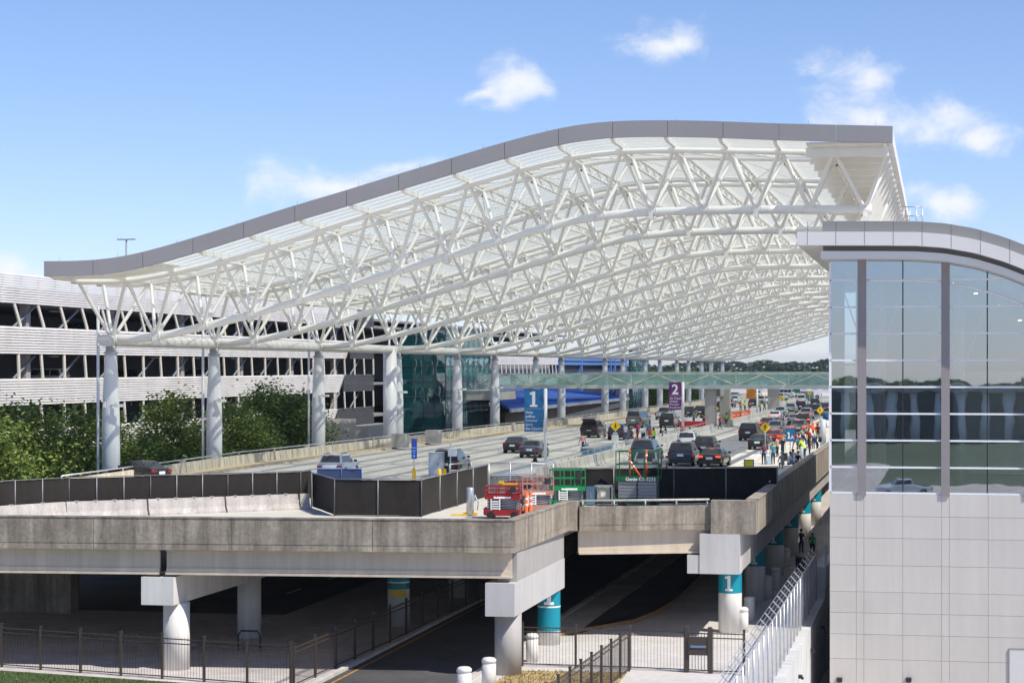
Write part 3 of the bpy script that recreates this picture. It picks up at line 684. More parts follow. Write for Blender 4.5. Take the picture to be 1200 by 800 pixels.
# edge beams
m = MB(); m.tube((XC, Y1-1.3, zb(XC)-.12), (XC, YEND-2, zb(XC)-.12), .42, 14); m.build('edge_beam', pmat('edge_beam_white', (.68, .655, .61), .45, var=.05), root)
xr = BN[-1]
m = MB(); m.tube((xr, Y1-.8, zb(xr)-.75), (xr, YEND-2, zb(xr)-.75), .3, 12); m.build('edge_beam', WHITE, root)
# slatted screen hanging at the right edge
for i in range(95):
    y = Y1+1.5+i*4.6
    if y > YEND: break
    m = MB(); m.beam((xr-.1, y, zb(xr)-.3), (X1-.5, y-.0, zr(X1)-.5), .24, .24); m.build('edge_slat', WHITE, root)
# columns
cp = [(.62, ZL), (.62, 2.6), (.60, 4.2), (.55, 5.8), (.48, 7.2), (.42, 8.2), (.41, 8.6)]
cm = MB(); cm.lathe(cp, (0, 0, -ZL), 28); me_c = cm.mesh('column', COLW)
cc = MB(); cc.lathe([(.43, 8.6), (.5, 8.62), (.5, 8.74), (.36, 8.76), (.36, zb(XC)-.3)], (0, 0, -ZL), 24); me_cc = cc.mesh('capital', pmat('capital_grey', (.48, .48, .47), .5))
dpm = MB(); dpm.tube((-.85, -.2, 0), (-.85, -.2, zb(XC)-ZL+2.2), .11, 8); me_d = dpm.mesh('downpipe', COLW)
lm = MB(); lm.tube((.2, -.55, 5.1-ZL), (.95, -.75, 5.1-ZL), .05, 6); lm.box((1.05, -.8, 5.1-ZL), (.42, .3, .2), .3); lm.box((-.2, -.68, 5.15-ZL), (.16, .12, .42)); lm.box((.62, -.66, 5.12-ZL), (.2, .16, .3)); me_l = lm.mesh('floodlight', WPAINT)
for i, y in enumerate(YT):
    if i in NOCOL: continue
    o = bpy.data.objects.new('column', me_c); COL.objects.link(o); o.parent = root; o.location = (0, y-Y1, 0)
    for nm, me in (('capital', me_cc), ('downpipe', me_d), ('floodlight', me_l)):
        if nm == 'downpipe' and i > 3: continue
        c = bpy.data.objects.new(nm, me); COL.objects.link(c); c.parent = o
    m = MB(); m.tube((xr, y, 14.4), (xr, y, zb(xr)-.8), .3, 12); m.bx(xr-.5, xr+.5, y-.4, y+.4, zb(xr)-.85, zb(xr)-.7) ; m.build('bearing_post', WHITE, root)
print('CANOPY zt-zr', [round(zr(x)-zt(x), 2) for x in TN], 'zb', round(zb(XC), 2), round(zb(xr), 2), 'X0,X1', X0, X1, 'Y1', Y1, 'xr', xr)
# ================================================================== TERMINAL BUILDING (right)
YB = 111.0
bpt = lambda px, py: at_y(px, py, YB)
BX0 = bpt(972, 430)[0]; BXR = 16.0
zz = lambda py, px=1000: bpt(px, py)[2]
PANEL = pmat('metal_panel', (.60, .57, .525), .42, var=.035, scale=.25, streak=.05, isl=.03)
BANDG = pmat('roof_band_grey', (.27, .265, .26), .45, var=.05, scale=.2)
MULL = pmat('mullion_white', (.80, .82, .84), .4, var=.02)
POSTB = pmat('taupe_post', (.27, .245, .25), .5, var=.05)
GLB = glassmat('terminal_glass', (.62, .72, .76), .42, .01, wave=.0016, wscale=.7)
tb = thing('terminal_building', 'grey panelled terminal building with tall glass wall and curved roof', 'building', (BX0, YB, -10))
# roof profile from the photograph, continued to the right as the same curve falling away
rp = [(900, 261.5), (1040, 261.5), (1075, 261.8), (1107, 264), (1142, 270), (1176, 280), (1200, 289.5), (1240, 309), (1290, 337), (1340, 366), (1480, 440)]
rx = [bpt(*p)[0] for p in rp]; rz_ = [bpt(*p)[2] for p in rp]
zroof = lambda x: float(np.interp(x, rx, rz_))
def curved(x0, x1, dz0, dz1, y0, y1, n=60, seam=3.05):
    m = MB(); xs = np.linspace(x0, x1, n)
    for a, b in zip(xs[:-1], xs[1:]):
        vs = []
        for x in (a, b):
            for y in (y0, y1):
                for dz in (dz0, dz1): vs.append((x, y, zroof(x)+dz))
        m.add(vs, [(0, 4, 5, 1), (1, 5, 7, 3), (2, 3, 7, 6), (0, 2, 6, 4)])
    o = len(m.v)
    m.add([(x0, y0, zroof(x0)+dz0), (x0, y1, zroof(x0)+dz0), (x0, y1, zroof(x0)+dz1), (x0, y0, zroof(x0)+dz1)], [(0, 3, 2, 1)])
    m.add([(x1, y0, zroof(x1)+dz0), (x1, y1, zroof(x1)+dz0), (x1, y1, zroof(x1)+dz1), (x1, y0, zroof(x1)+dz1)], [(0, 1, 2, 3)])
    return m
h = lambda a: a/ (FPX/(bpt(1000, 430)[1]))   # px -> metres at the facade
xl = bpt(966, 262)[0]; xlw = bpt(937, 262)[0]
m = curved(xl, BXR, -h(12.5), 0, YB-1.6, 160); m.build('roof_fascia', BANDG, tb)
m = curved(xlw, BXR, -h(28), -h(12.6), YB-1.9, 160); m.build('roof_band', pmat('roof_band_white', (.70, .695, .68), .4, var=.04, scale=.2), tb)
m = curved(xl, BXR, -h(34), -h(28.1), YB-1.2, 160); m.build('roof_groove', pmat('roof_groove_grey', (.16, .155, .15), .5, var=.05), tb)
m = curved(xl-.1, BXR, -h(42.5), -h(34.1), YB-1.5, 160); m.build('roof_band', MATS['roof_band_white'], tb)
m = MB()
for k in range(24):
    x = xlw+.5+k*1.43
    if x > BXR: break
    m.bx(x, x+.025, YB-1.905, YB-1.89, zroof(x)-h(27.5), zroof(x)-h(13)); m.bx(x, x+.025, YB-1.605, YB-1.59, zroof(x)-h(12.3), zroof(x)-.03)
m.build('panel_seam', pmat('seam_dark', (.12, .12, .12), .6), tb)
zs = zz(578, 1050); SILL = zs
ghead = lambda x: zroof(x)-h(46)
# wall panels below the glass, every panel its own face with open joints
m = MB(); cols = [972.5, 1003.5, 1012.5, 1058, 1103.5, 1112.5, 1158, 1203, 1213, 1258, 1303, 1348, 1393, 1438, 1480]
rows = [578, 604, 629.5, 661.5, 692.5, 717, 742, 771, 800, 830, 860]
cx_ = [bpt(c, 430)[0] for c in cols]; rzz = [zz(r_) for r_ in rows]
for i in range(len(cx_)-1):
    for k in range(len(rzz)-1):
        m.bx(cx_[i]+.007, cx_[i+1]-.007, YB-.08-(.03 if k > 3 else 0), YB+.02, rzz[k+1]+.007, rzz[k]-.007)
m.build('wall_panels', PANEL, tb)
m = MB(); m.bx(BX0+.02, BXR, YB+.025, YB+.4, -10, SILL-.01); m.bx(BX0+.02, BX0+.4, YB+.42, 600, -10, SILL-.01); m.bx(BX0+7, BXR, 160, 600, SILL, 8); m.build('wall', PANEL, tb)
dx0, dx1 = bpt(1183, 430)[0], bpt(1203, 430)[0]
m = MB(); m.bx(dx0, dx1, YB-.16, YB-.12, zz(820), zz(755)); d_ = m.build('door', pmat('door_grey', (.63, .63, .62), .4, var=.03), tb)
m = MB()
for x in (dx0-.05, dx1): m.bx(x, x+.05, YB-.18, YB-.1, zz(820), zz(754.5))
m.bx(dx0, dx1, YB-.18, YB-.1, zz(755), zz(754)); m.build('frame', BANDG, d_)
for px in (984, 1065): 
    p = bpt(px, 795); m = MB(); m.box((p[0], YB-.25, p[2]), (.28, .3, .2)); m.box((p[0], YB-.4, p[2]-.05), (.2, .12, .14)); m.build('wall_lamp', BLACKM, tb)
# glazing
gx = [bpt(c, 430)[0] for c in (973, 1005, 1015, 1103, 1113, 1201, 1211, 1299, 1309, 1397)]
for a, b in ((gx[0], gx[1]), (gx[2], gx[3]), (gx[4], gx[5]), (gx[6], gx[7]), (gx[8], gx[9])):
    m = MB(); xs = np.linspace(a, b, 10)
    m.add([(x, YB+.05, SILL) for x in xs]+[(x, YB+.05, max(SILL+.1, ghead(x)+.3)) for x in xs], [(i, i+1, 11+i, 10+i) for i in range(9)], 0); m.build('glass_wall', GLB, tb)
m = MB(); m.bx(BX0+.03, BX0+.05, YB+.1, 160, SILL, ghead(BX0)+.3); m.build('glass_wall', GLB, tb)
for a, b in ((gx[1], gx[2]), (gx[3], gx[4]), (gx[5], gx[6]), (gx[7], gx[8])):
    m = MB(); m.bx(a, b, YB-.18, YB+.25, SILL-.1, ghead((a+b)/2)+.3); m.build('facade_post', POSTB, tb)
for py in (328, 359.5, 390.7, 422, 453.3, 484.6, 516, 547.4, 577.5):
    z = zz(py, 1050); m = MB()
    for a, b in ((gx[0], gx[1]), (gx[2], gx[3]), (gx[4], gx[5]), (gx[6], gx[7]), (gx[8], gx[9])):
        xs = [x for x in np.linspace(a, b, 30) if ghead(x) > z-.05]
        if len(xs) > 1: m.bx(xs[0], xs[-1], YB-.05, YB+.045, z-.045, z+.045)
    if m.v: m.build('transom', MULL, tb)
m = MB(); xs = np.linspace(gx[2], gx[9], 60)   # arched transom following the roof
m.path([(x, YB-.03, ghead(x)-h(20)) for x in xs], .06, 6); m.build('arched_transom', MULL, tb)
for px in (1058, 1157, 1255, 1353):
    x = bpt(px, 430)[0]; m = MB(); m.bx(x-.03, x+.03, YB-.02, YB+.1, SILL, ghead(x)+.2); m.build('mullion', BLACKM, tb)
m = MB(); m.bx(BX0-.02, BX0+.1, YB-.05, YB+.09, SILL, ghead(BX0)); m.build('corner_mullion', MULL, tb)
# interior: floor, back wall, columns, hung ceiling strips
INT = pmat('interior_grey', (.60, .60, .59), .7, var=.06, scale=.3); INTW = pmat('interior_white', (.75, .75, .73), .6)
m = MB(); m.bx(BX0+.3, BXR, YB+.45, 159, SILL-.3, SILL-.05); m.build('interior_floor', INT, tb)
m = MB(); m.bx(BX0+.4, BXR, 136, 136.3, SILL-.04, 14.0); m.build('interior_wall', INT, tb)
m = MB(); m.bx(BX0+6.5, BX0+12, 132, 135.9, SILL, SILL+6.2); m.build('interior_room', INTW, tb)
for k in range(5):
    for y in (117, 127):
        m = MB(); m.lathe([(.28, SILL-.04), (.28, 12.5)], (BX0+2.2+k*4.4, y, 0), 14); m.build('interior_column', INTW, tb)
m = MB()
for k in range(5):
    x = BX0+2.2+k*4.4
    for a in (-1.6, 1.6): m.tube((x+a, YB+.6, zroof(x)-3.2), (x, YB+.7, 7.2), .03, 5)
    m.tube((x, YB+.7, 7.2), (x, YB+.7, 2), .03, 5); m.tube((x, YB+.62, 7.05), (x, YB+.62, 7.35), .22, 8)
m.build('tension_rods', MULL, tb)
WARM = pmat('warm_lamp', (1, .82, .5), .5, emit=5., var=0)
for k in range(6):
    x = BX0+6.2+k*1.25; m = MB(); m.beam((x, 119+k*1.6, zroof(x)-2.6-.25*k), (x+.16, 119.9+k*1.6, zroof(x)-2.55-.25*k), .07, .05); m.build('ceiling_lamp', WARM, tb)
m = MB(); m.bx(BX0+.4, BXR, YB+1.2, 135.8, 12.6, 12.8) if False else m.bx(BX0+.4, BX0+7, YB+1.2, 135.8, 13.2, 13.35); m.build('ceiling_panel', INTW, tb)
# roof ladder cage
q = at_y(1070, 260, 130); t = thing('roof_ladder', 'small grey ladder cage standing on the terminal roof', 'ladder', q)
m = MB()
for a in (-.55, -.2, .2, .55): m.tube((q[0]+a, 130, q[2]-1), (q[0]+a, 130, q[2]+.9), .035, 5)
m.build('stile', GALV, t)
m = MB()
for z in (-.2, .35, .9): m.tube((q[0]-.6, 130, q[2]+z), (q[0]+.6, 130, q[2]+z), .03, 5)
m.build('rung', GALV, t)
# retaining wall along the building
RW = pmat('retaining_concrete', (.62, .615, .60), .8, var=.1, scale=.5, streak=.2, bump=.15, bscale=7)
t = thing('retaining_wall', 'pale concrete retaining wall below the barbed fence beside the building', 'retaining wall', (WX, 74, -10))
m = MB()
for y in range(60, 128, 6): m.bx(WX-.35, WX+.25, y+.01, y+5.99, -10, -5.75)
m.build('wall_segment', RW, t)
m = MB(); m.bx(WX-.3, WX+.3, 126.05, 134, -10, -4.0); m.build('raised_end', RW, t)
for i, y in enumerate((101.5, 111.2, 121)):
    m = MB(); m.box((WX+.34, y, -6.9), (.2, .3, .16)); m.box((WX+.44, y, -6.97), (.12, .22, .1)); m.build('wall_light', BLACKM, t)
# ================================================================== PARKING GARAGE (left)
GX = -70.0
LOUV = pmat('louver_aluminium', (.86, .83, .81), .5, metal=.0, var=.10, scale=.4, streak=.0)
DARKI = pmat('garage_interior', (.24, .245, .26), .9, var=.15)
DARKL = pmat('louver_dark_grey', (.10, .105, .115), .6, var=.1)  # darker grey for the louvre bands at the garage end
WOODP = pmat('lean_post', (.72, .66, .58), .6, var=.1)
SLATE = pmat('slate_steel', (.25, .28, .32), .6)
ga = thing('parking_garage', 'long parking garage clad in silver louvre bands with dark open decks', 'parking garage', (GX, 130, ZL))
gz = lambda py: at_x(0, py, GX)[2]
GY0, GY1 = 118, at_x(436, 430, GX)[1]
levels = [(gz(319), gz(354.5), 12), (gz(382), gz(414.5), 10), (gz(444), gz(476), 10), (gz(506), gz(538), 10)]
ZTOP = levels[0][0]
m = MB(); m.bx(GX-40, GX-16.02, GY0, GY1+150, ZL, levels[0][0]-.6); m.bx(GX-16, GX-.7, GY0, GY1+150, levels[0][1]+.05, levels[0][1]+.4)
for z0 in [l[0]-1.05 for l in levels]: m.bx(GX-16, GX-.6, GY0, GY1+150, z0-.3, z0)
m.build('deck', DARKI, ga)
def louvre_band(y0, y1, z1, z0, n, xb, mat, parent, cut=0, name='louver_band'):
    m = MB(); hgt = (z1-z0)/n
    for i in range(n):
        z = z0+hgt*(i+.5); m.beam((xb+.25-.0, y0, z), (xb+.25, y1+cut*(i/n), z), .10, hgt*.66)
        m.beam((xb+.13, y0, z+hgt*.42), (xb+.13, y1+cut*(i/n), z+hgt*.42), .06, hgt*.3)
    y = y0+1
    while y < y1: m.bx(xb-.12, xb+.05, y-.05, y+.05, z0, z1); y += 3.3
    return m.build(name, mat, parent)
for li, (z1, z0, n) in enumerate(levels):
    louvre_band(GY0, GY1-10-3*li, z1, z0, n, GX, LOUV, ga, 2.5)
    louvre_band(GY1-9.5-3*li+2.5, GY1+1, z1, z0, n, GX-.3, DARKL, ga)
for li in range(3):
    zt_, zb_ = levels[li][1], levels[li+1][0]
    y = GY0+1.2; k = 0; m2 = MB()
    while y < GY1:
        lean = .9 if li == 0 else (.25 if k % 2 else .1)
        m = MB(); m.beam((GX+.2, y-lean, zt_), (GX+.2, y+lean*.4, zb_), .12, .34); m.build('lean_post', WOODP, ga)
        if k % 2: m2 = MB(); m2.beam((GX-.5, y-3.9, zb_), (GX-.5, y+.2, zt_-.1), .12, .14); m2.build('bracing', SLATE, ga)
        if k % 4 == 1: m3 = MB(); m3.bx(GX-1.3, GX-.7, y-1.0, y-.2, zb_, zt_); m3.build('deck_column', GREYC, ga)
        y += 4.4; k += 1
# dim deck strip lamps
for li in range(3):
    for k in range(12):
        y = GY0+7+k*12; m = MB(); m.box((GX-5, y, levels[li][1]-.1), (.3, 1.6, .1)); m.build('strip_lamp', WPAINT, ga)
GDECK = [l[0]-1.05 for l in levels]
# far part of the garage beyond the glass tower
gb = thing('parking_garage', 'far garage wing with white louvre band behind the pedestrian bridge', 'parking garage', (GX, 330, ZL))
fy0, fy1 = at_x(574, 430, GX)[1], at_x(652, 430, GX)[1]
for (py1, py0, px) in ((416, 427, 600), (438, 452, 600)):
    z1 = at_x(px, py1, GX)[2]; z0 = at_x(px, py0, GX)[2]; louvre_band(fy0, fy1, z1, z0, 8, GX, LOUV, gb)
y = fy0+1
zt_, zb_ = at_x(600, 427, GX)[2], at_x(600, 438, GX)[2]
while y < fy1: m = MB(); m.beam((GX+.2, y-.4, zt_), (GX+.2, y+.4, zb_), .12, .4); m.build('lean_post', WPAINT, gb); y += 3.6
m = MB(); m.bx(GX-30, GX-1.5, fy0, fy1+.5, ZL, at_x(600, 414, GX)[2]); m.build('deck', DARKI, gb)
gc = thing('garage_annex', 'dark garage annex with bright blue edge beams above the blue roof', 'parking garage', (GX, 430, ZL))
BLB = pmat('blue_beam', (.10, .22, .55), .5, var=.06)
ay0, ay1 = fy1+.8, at_x(738, 430, GX)[1]
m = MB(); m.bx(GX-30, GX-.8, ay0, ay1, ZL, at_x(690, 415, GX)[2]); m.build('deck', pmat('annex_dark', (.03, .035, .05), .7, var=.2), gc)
for py in (421.5, 426, 439):
    z = at_x(690, py, GX)[2]; m = MB(); m.bx(GX-.7, GX-.2, ay0, ay1, z-.28, z+.28); m.build('edge_beam', BLB, gc)
for px in (683, 717, 722, 735):
    y = at_x(px, 430, GX)[1]; m = MB(); m.bx(GX-.75, GX-.1, y-.4, y+.4, ZL, at_x(690, 419, GX)[2]); m.build('deck_column', BLB, gc)
# teal glass stair tower
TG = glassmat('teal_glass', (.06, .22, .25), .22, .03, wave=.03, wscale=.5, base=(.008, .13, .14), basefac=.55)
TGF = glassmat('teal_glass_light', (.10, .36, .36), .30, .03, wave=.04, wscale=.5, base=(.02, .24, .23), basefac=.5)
def tower(label, pxl, pxc, pxr, XT, ztop, loc_name):
    yf = at_x(pxc, 430, XT)[1]; xl_ = at_y(pxl, 430, yf)[0]; yr = at_x(pxr, 430, XT)[1]
    r_ = thing('stair_tower', label, 'glass tower', (XT, yf, ZL))
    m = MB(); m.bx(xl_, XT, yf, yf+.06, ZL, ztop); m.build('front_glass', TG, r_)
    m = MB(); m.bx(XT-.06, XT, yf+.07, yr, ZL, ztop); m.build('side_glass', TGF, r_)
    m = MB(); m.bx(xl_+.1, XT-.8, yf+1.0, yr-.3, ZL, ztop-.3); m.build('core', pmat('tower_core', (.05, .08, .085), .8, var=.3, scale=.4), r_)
    m = MB()
    z = ZL+1.6; k = 0
    while z < ztop:
        th_ = .12 if k % 2 == 0 else .04
        m.bx(xl_, XT+.03, yf-.05, yf-.003, z-th_/2, z+th_/2); m.bx(XT+.003, XT+.06, yf, yr, z-th_/2, z+th_/2); z += 2.0; k += 1
    for x in np.linspace(xl_, XT, 5): m.bx(x-.04, x+.04, yf-.07, yf-.052, ZL, ztop)
    for y in np.linspace(yf, yr, 9): m.bx(XT+.062, XT+.1, y-.04, y+.04, ZL, ztop)
    m.build('glazing_frame', pmat('tower_frame', (.03, .06, .07), .5), r_)
    m = MB(); m.bx(xl_-.1, XT+.15, yf-.12, yr+.1, ztop, ztop+.4); m.build('parapet_cap', pmat('tower_cap', (.07, .1, .12), .5), r_)
    # stair flights inside
    m = MB(); zz_ = ZL+1; k = 0
    while zz_ < ztop-2:
        a, b = (yf+2, yf+8) if k % 2 == 0 else (yf+8, yf+2); m.beam((XT-.5, a, zz_), (XT-.5, b, zz_+2), .5, .25); zz_ += 2; k += 1
    m.build('stair_flight', GREYC, r_); return yf, yr, xl_
tower('big teal glass stair tower at the end of the louvred garage', 471, 522, 573, -63, 12.5, '')
tower('small distant teal glass tower past the blue roof', 737, 741, 760, -63, 11.5, '')
# blank concrete boxes and a white round pier beside the big tower
m = MB(); q = at_x(390, 517, -62); m.bx(-64.5, -62, q[1], q[1]+9, ZL, at_x(400, 492, -62)[2]); tag(m.build('concrete_enclosure', pmat('enclosure_beige', (.52, .47, .40), .8, var=.12, scale=.4, streak=.2)), 'beige concrete enclosure below the louvred garage, left of the teal tower', 'enclosure')
m = MB(); q = at_x(430, 510, -62); m.bx(-64.5, -61.9, q[1], q[1]+14, ZL, at_x(430, 499, -62)[2]); tag(m.build('concrete_enclosure', GREYC), 'grey concrete enclosure at the foot of the dark garage end', 'enclosure')
m = MB(); q = at_y(457, 430, Y1*RAT[3]/RAT[0]+3); m.lathe([(.7, ZL), (.7, 9.6)], (q[0], q[1], 0), 20); tag(m.build('round_pier', COLW), 'plain white round pier close behind the fourth canopy column', 'column')
# blue ramp roof
br = thing('ramp_roof', 'sloping bright blue metal roof with white gutter beyond the road', 'roof', (-59, 330, 0))
by0, by1 = at_x(597, 478, -59)[1], at_x(736, 467, -59)[1]
m = MB(); rib = pmat('blue_roof_metal', (.015, .085, .42), .35, metal=.1, var=.06, scale=.3)
m.add([(-59, by0, 1.9), (-59, by1, 1.75), (-68, by1, 3.0), (-68, by0, 5.6), (-59, by0, 1.75), (-59, by1, 1.6), (-68, by1, 2.85), (-68, by0, 5.45)], [(0, 1, 2, 3), (7, 6, 5, 4), (0, 3, 7, 4), (1, 0, 4, 5), (2, 1, 5, 6)])
n = 60
for i in range(n):
    y = by0+(by1-by0)*(i+.5)/n; z1 = 5.6+(3.0-5.6)*(i+.5)/n; m.beam((-59, y, 1.93), (-68, y, z1+.03), .12, .1)
m.build('roof_sheet', rib, br)
m = MB(); m.bx(-59.0, -58.7, by0, by1, 1.35, 1.85); m.build('gutter', WPAINT, br)
m = MB(); m.bx(-66, -60.2, by0+3, by1-1, ZL, 1.3); m.build('wall', pmat('ramp_wall_brown', (.20, .15, .11), .8, var=.3, scale=.3), br)
m = MB(); m.beam((-60.05, by0+3, -1.5), (-60.05, by1-1, .6), .08, .9); m.build('ramp_band', CONCL, br)
m = MB(); q = at_x(585, 462, -58.5); m.bx(-66, -58.6, at_x(584, 462, -58.5)[1], at_x(606, 462, -58.5)[1], at_x(600, 467.5, -58.5)[2], at_x(600, 456.5, -58.5)[2]); tag(m.build('bridge_landing', CONCL), 'white concrete landing block under the left end of the glass bridge', 'landing')
# ================================================================== PEDESTRIAN BRIDGES
BG = glassmat('bridge_glass', (.82, .93, .90), .12, .03, base=(.70, .86, .80), basefac=.22)
BST = pmat('bridge_steel', (.50, .56, .53), .5, var=.05, scale=.3)
BDI = pmat('bridge_diagonal_cream', (.62, .60, .50), .5, var=.05)
def bridge(label, Y, x0, x1, zb_, zt_):
    r_ = thing('footbridge', label, 'footbridge', (x0, Y, 0))
    m = MB(); m.bx(x0, x1, Y-1.6, Y+1.6, zb_, zb_+.42); m.bx(x0, x1, Y-1.75, Y-1.62, zb_-.03, zb_+.47); m.build('deck_beam', BST, r_)
    for s_ in (-1, 1):
        y = Y+1.5*s_
        m = MB(); m.bx(x0, x1, y-.09, y+.09, zt_-.1, zt_+.06); m.build('top_rail', BST, r_)
        m = MB(); n = int((x1-x0)/3.2); st = (x1-x0)/n
        for i in range(n):
            a, b = x0+i*st, x0+(i+1)*st; m.beam((a, y, zb_+.45 if i % 2 == 0 else zt_-.1), (b, y, zt_-.1 if i % 2 == 0 else zb_+.45), .12, .16)
            if i % 2 == 0: m.bx(a-.06, a+.06, y-.07, y+.07, zb_+.42, zt_-.1)
        m.build('truss_diagonals', BDI, r_)
        m = MB()
        for i in range(n//2): m.bx(x0+i*2*st+.03, x0+(i*2+2)*st-.03, y-.14*s_, y-.12*s_, zb_+.45, zt_-.05)
        m.build('glass_balustrade', BG, r_)
    return r_
FB = bridge('glass sided footbridge crossing above the traffic lanes', 274, -59, -5.2, 4.95, 6.85)
m = MB(); m.bx(-29.4, -28.1, 273, 275.2, 0, 4.93); m.build('bridge_pier', GREYC, FB)
m = MB(); m.bx(-28.3, -27.0, 281, 283, 0, 6.0); m.bx(-28.4, -27.7, 275.3, 281, 3.9, 4.9); m.build('bridge_pier', GREYC, FB)
FB2 = bridge('second glass footbridge farther down the road', 352, -59, -5.2, 4.95, 6.85)
m = MB(); m.bx(-27.5, -25.7, 351, 353, 0, 4.93); m.build('bridge_pier', GREYC, FB2)
# ================================================================== TREES
def crown_mesh(rx, ry, rz, n_cl, n_lf, leaf, seed):
    rd = random.Random(seed); m = MB()
    for c in range(n_cl):
        while True:
            p = Vector((rd.uniform(-1, 1), rd.uniform(-1, 1), rd.uniform(-1, 1)))
            if .25 < p.length < 1: break
        p = p.normalized()*(.35+.65*rd.random()**.6); squash = 1-.25*max(0, -p.z)
        cx, cy, cz = p.x*rx*squash, p.y*ry*squash, p.z*rz; cr = rd.uniform(.55, 1.15)*leaf*4.3
        for k in range(n_lf):
            q = Vector((rd.gauss(0, .5), rd.gauss(0, .5), rd.gauss(0, .42)))*cr
            s_ = leaf*rd.uniform(.6, 1.25); R = Matrix.Rotation(rd.uniform(0, 6.28), 3, 'Z') @ Matrix.Rotation(rd.gauss(0, .8), 3, 'X') @ Matrix.Rotation(rd.gauss(0, .5), 3, 'Y')
            vs = [R @ Vector(v_) for v_ in ((-.5*s_, 0, 0), (0, -.28*s_, .05*s_), (.5*s_, 0, -.06*s_), (0, .28*s_, .05*s_))]
            m.add([(v_.x+cx+q.x, v_.y+cy+q.y, v_.z+cz+q.z) for v_ in vs], [(0, 1, 2, 3)])
    return m
def tree_proto(hgt, rx, rz, seed, li, n_cl=170, n_lf=95, leaf=.31):
    r_ = bpy.data.objects.new('broadleaf_tree', None); COL.objects.link(r_); W[r_] = Vector((0, 0, 0))
    rd = random.Random(seed*3+1); m = MB(); zc = hgt-rz
    m.path([(0, 0, 0), (.05, .03, hgt*.25), (-.06, .05, hgt*.5), (.03, 0, hgt*.85)], [.24, .19, .14, .04], 8)
    for k in range(9):
        a = rd.uniform(0, 6.28); z0 = hgt*rd.uniform(.2, .6); l = rx*rd.uniform(.5, .9); e = (math.cos(a)*l, math.sin(a)*l, z0+rd.uniform(.8, 2.6)); mm = (e[0]*.5, e[1]*.5, z0+.5)
        m.path([(0, 0, z0), mm, e], [.09, .06, .02], 5, cap=False)
    m.build('trunk', BARK, r_, local=True)
    c = crown_mesh(rx, rx, rz, n_cl, n_lf, leaf, seed); c.v = [(x, y, z+zc) for x, y, z in c.v]; c.build('crown', LEAF[li], r_, local=True); return r_
TP = [tree_proto(10.6, 3.7, 5.0, 11, 0), tree_proto(10.8, 3.5, 5.1, 12, 0), tree_proto(11.6, 3.4, 5.5, 13, 1)]
TG_ = 'street trees between the road parapet and the garage'
for k, (px, pyt, pi, sc_, lab) in enumerate((
    (-28, 480, 1, 1.0, 'broad green tree cut by the left edge of the photo'), (36, 478, 0, 1.0, 'wide tree with sunlit top left of the first canopy column'),
    (103, 476, 1, .86, 'narrow tree just behind the first canopy column'), (168, 500, 2, .8, 'low dark tree right of the first canopy column'), (203, 466, 0, 1.02, 'tall leafy tree between the first and second canopy columns'),
    (272, 474, 1, .92, 'slim tree just right of the second canopy column'), (325, 441, 2, 1.12, 'tallest dark tree between the second and third canopy columns'), (352, 470, 0, .85, 'small tree tucked against the third canopy column'),
    (300, 488, 2, .8, 'low bushy tree at the foot of the tallest dark tree'), (66, 505, 2, .8, 'low dark tree in front of the garage left of the first column'), (240, 505, 2, .75, 'low dark tree behind the second canopy column'))):
    X = -61.5+(k % 3)*.9; p = at_x(px, pyt, X); Hh = p[2]-ZL; base_h = (10.6, 10.8, 11.6)[pi]
    s_ = Hh/base_h; put(TP[pi], (X, p[1], ZL), k*1.3, lab, 'tree', TG_, (s_*1.05, s_*1.05, s_))
for k, (px, pyt, lab) in enumerate(((764, 452, 'dark green tree right of the small teal tower'), (778, 455, 'leafy tree seen left of the purple sign'), (812, 452, 'dark tree between far canopy columns right of the purple sign'), (797, 450, 'dark tree directly behind the purple sign'))):
    p = at_x(px, 478, -64); put(TP[2], (-64, p[1], ZL), k*2.1, lab, 'tree', 'trees beyond the far canopy columns', (1.2, 1.2, 1.15))
FARL = leafmat('leaf_far', (.018, .045, .018), (.06, .105, .04))
def treeline(name, y, x0, x1, h0, h1, n, s_, mat, seed, zb_=-.3, dep=40):
    rd = random.Random(seed); m = MB(); ph = [rd.uniform(0, 6) for _ in range(5)]
    for i in range(n):
        x = rd.uniform(x0, x1); u = x/60
        top = h0+(h1-h0)*(.5+.22*math.sin(u*1.1+ph[0])+.16*math.sin(u*2.7+ph[1])+.12*math.sin(u*6.3+ph[2])+.1*math.sin(u*14+ph[3]))
        z = top*(1-rd.random()**1.6*.95); a = rd.uniform(0, 6.28); t_ = rd.gauss(0, .6); q = s_*rd.uniform(.5, 1.2); yy_ = y+rd.uniform(0, dep)
        R = Matrix.Rotation(a, 3, 'Z') @ Matrix.Rotation(t_, 3, 'X')
        m.add([(x+v_.x, yy_+v_.y, zb_+z+v_.z) for v_ in (R @ Vector(p) for p in ((-q, 0, -q*.5), (q, 0, -q*.4), (q*.5, 0, q*.6), (-q*.4, .2*q, q*.6)))], [(0, 1, 2, 3)])
    o = m.build(name, mat); o['kind'] = 'stuff'; return o
treeline('distant_treeline', 1020, -480, 190, 4, 10, 12000, 1.3, FARL, 4)
treeline('distant_woodland', 1900, -900, 400, 7, 15, 12000, 2.6, FARL, 5)
# behind the photographer: what the glass wall reflects
treeline('treeline', -420, -230, 230, 8, 13.5, 9000, 1.6, LEAF[1], 6, ZL)
dk = thing('low_building', 'long low building with white columns across the lawn behind the viewpoint', 'building', (0, -166, ZL))
m = MB(); m.bx(-80, 90, -175, -169, ZL, 3.4); m.build('wall', BLACKM, dk)
m = MB(); m.bx(-80, 90, -175, -164, 3.42, 4.3); m.build('roof', GREYC, dk)
for k in range(40):
    m = MB(); m.lathe([(.8, ZL), (.8, 3.4)], (-78+k*4.1, -166, 0), 12); m.build('column', WPAINT, dk)

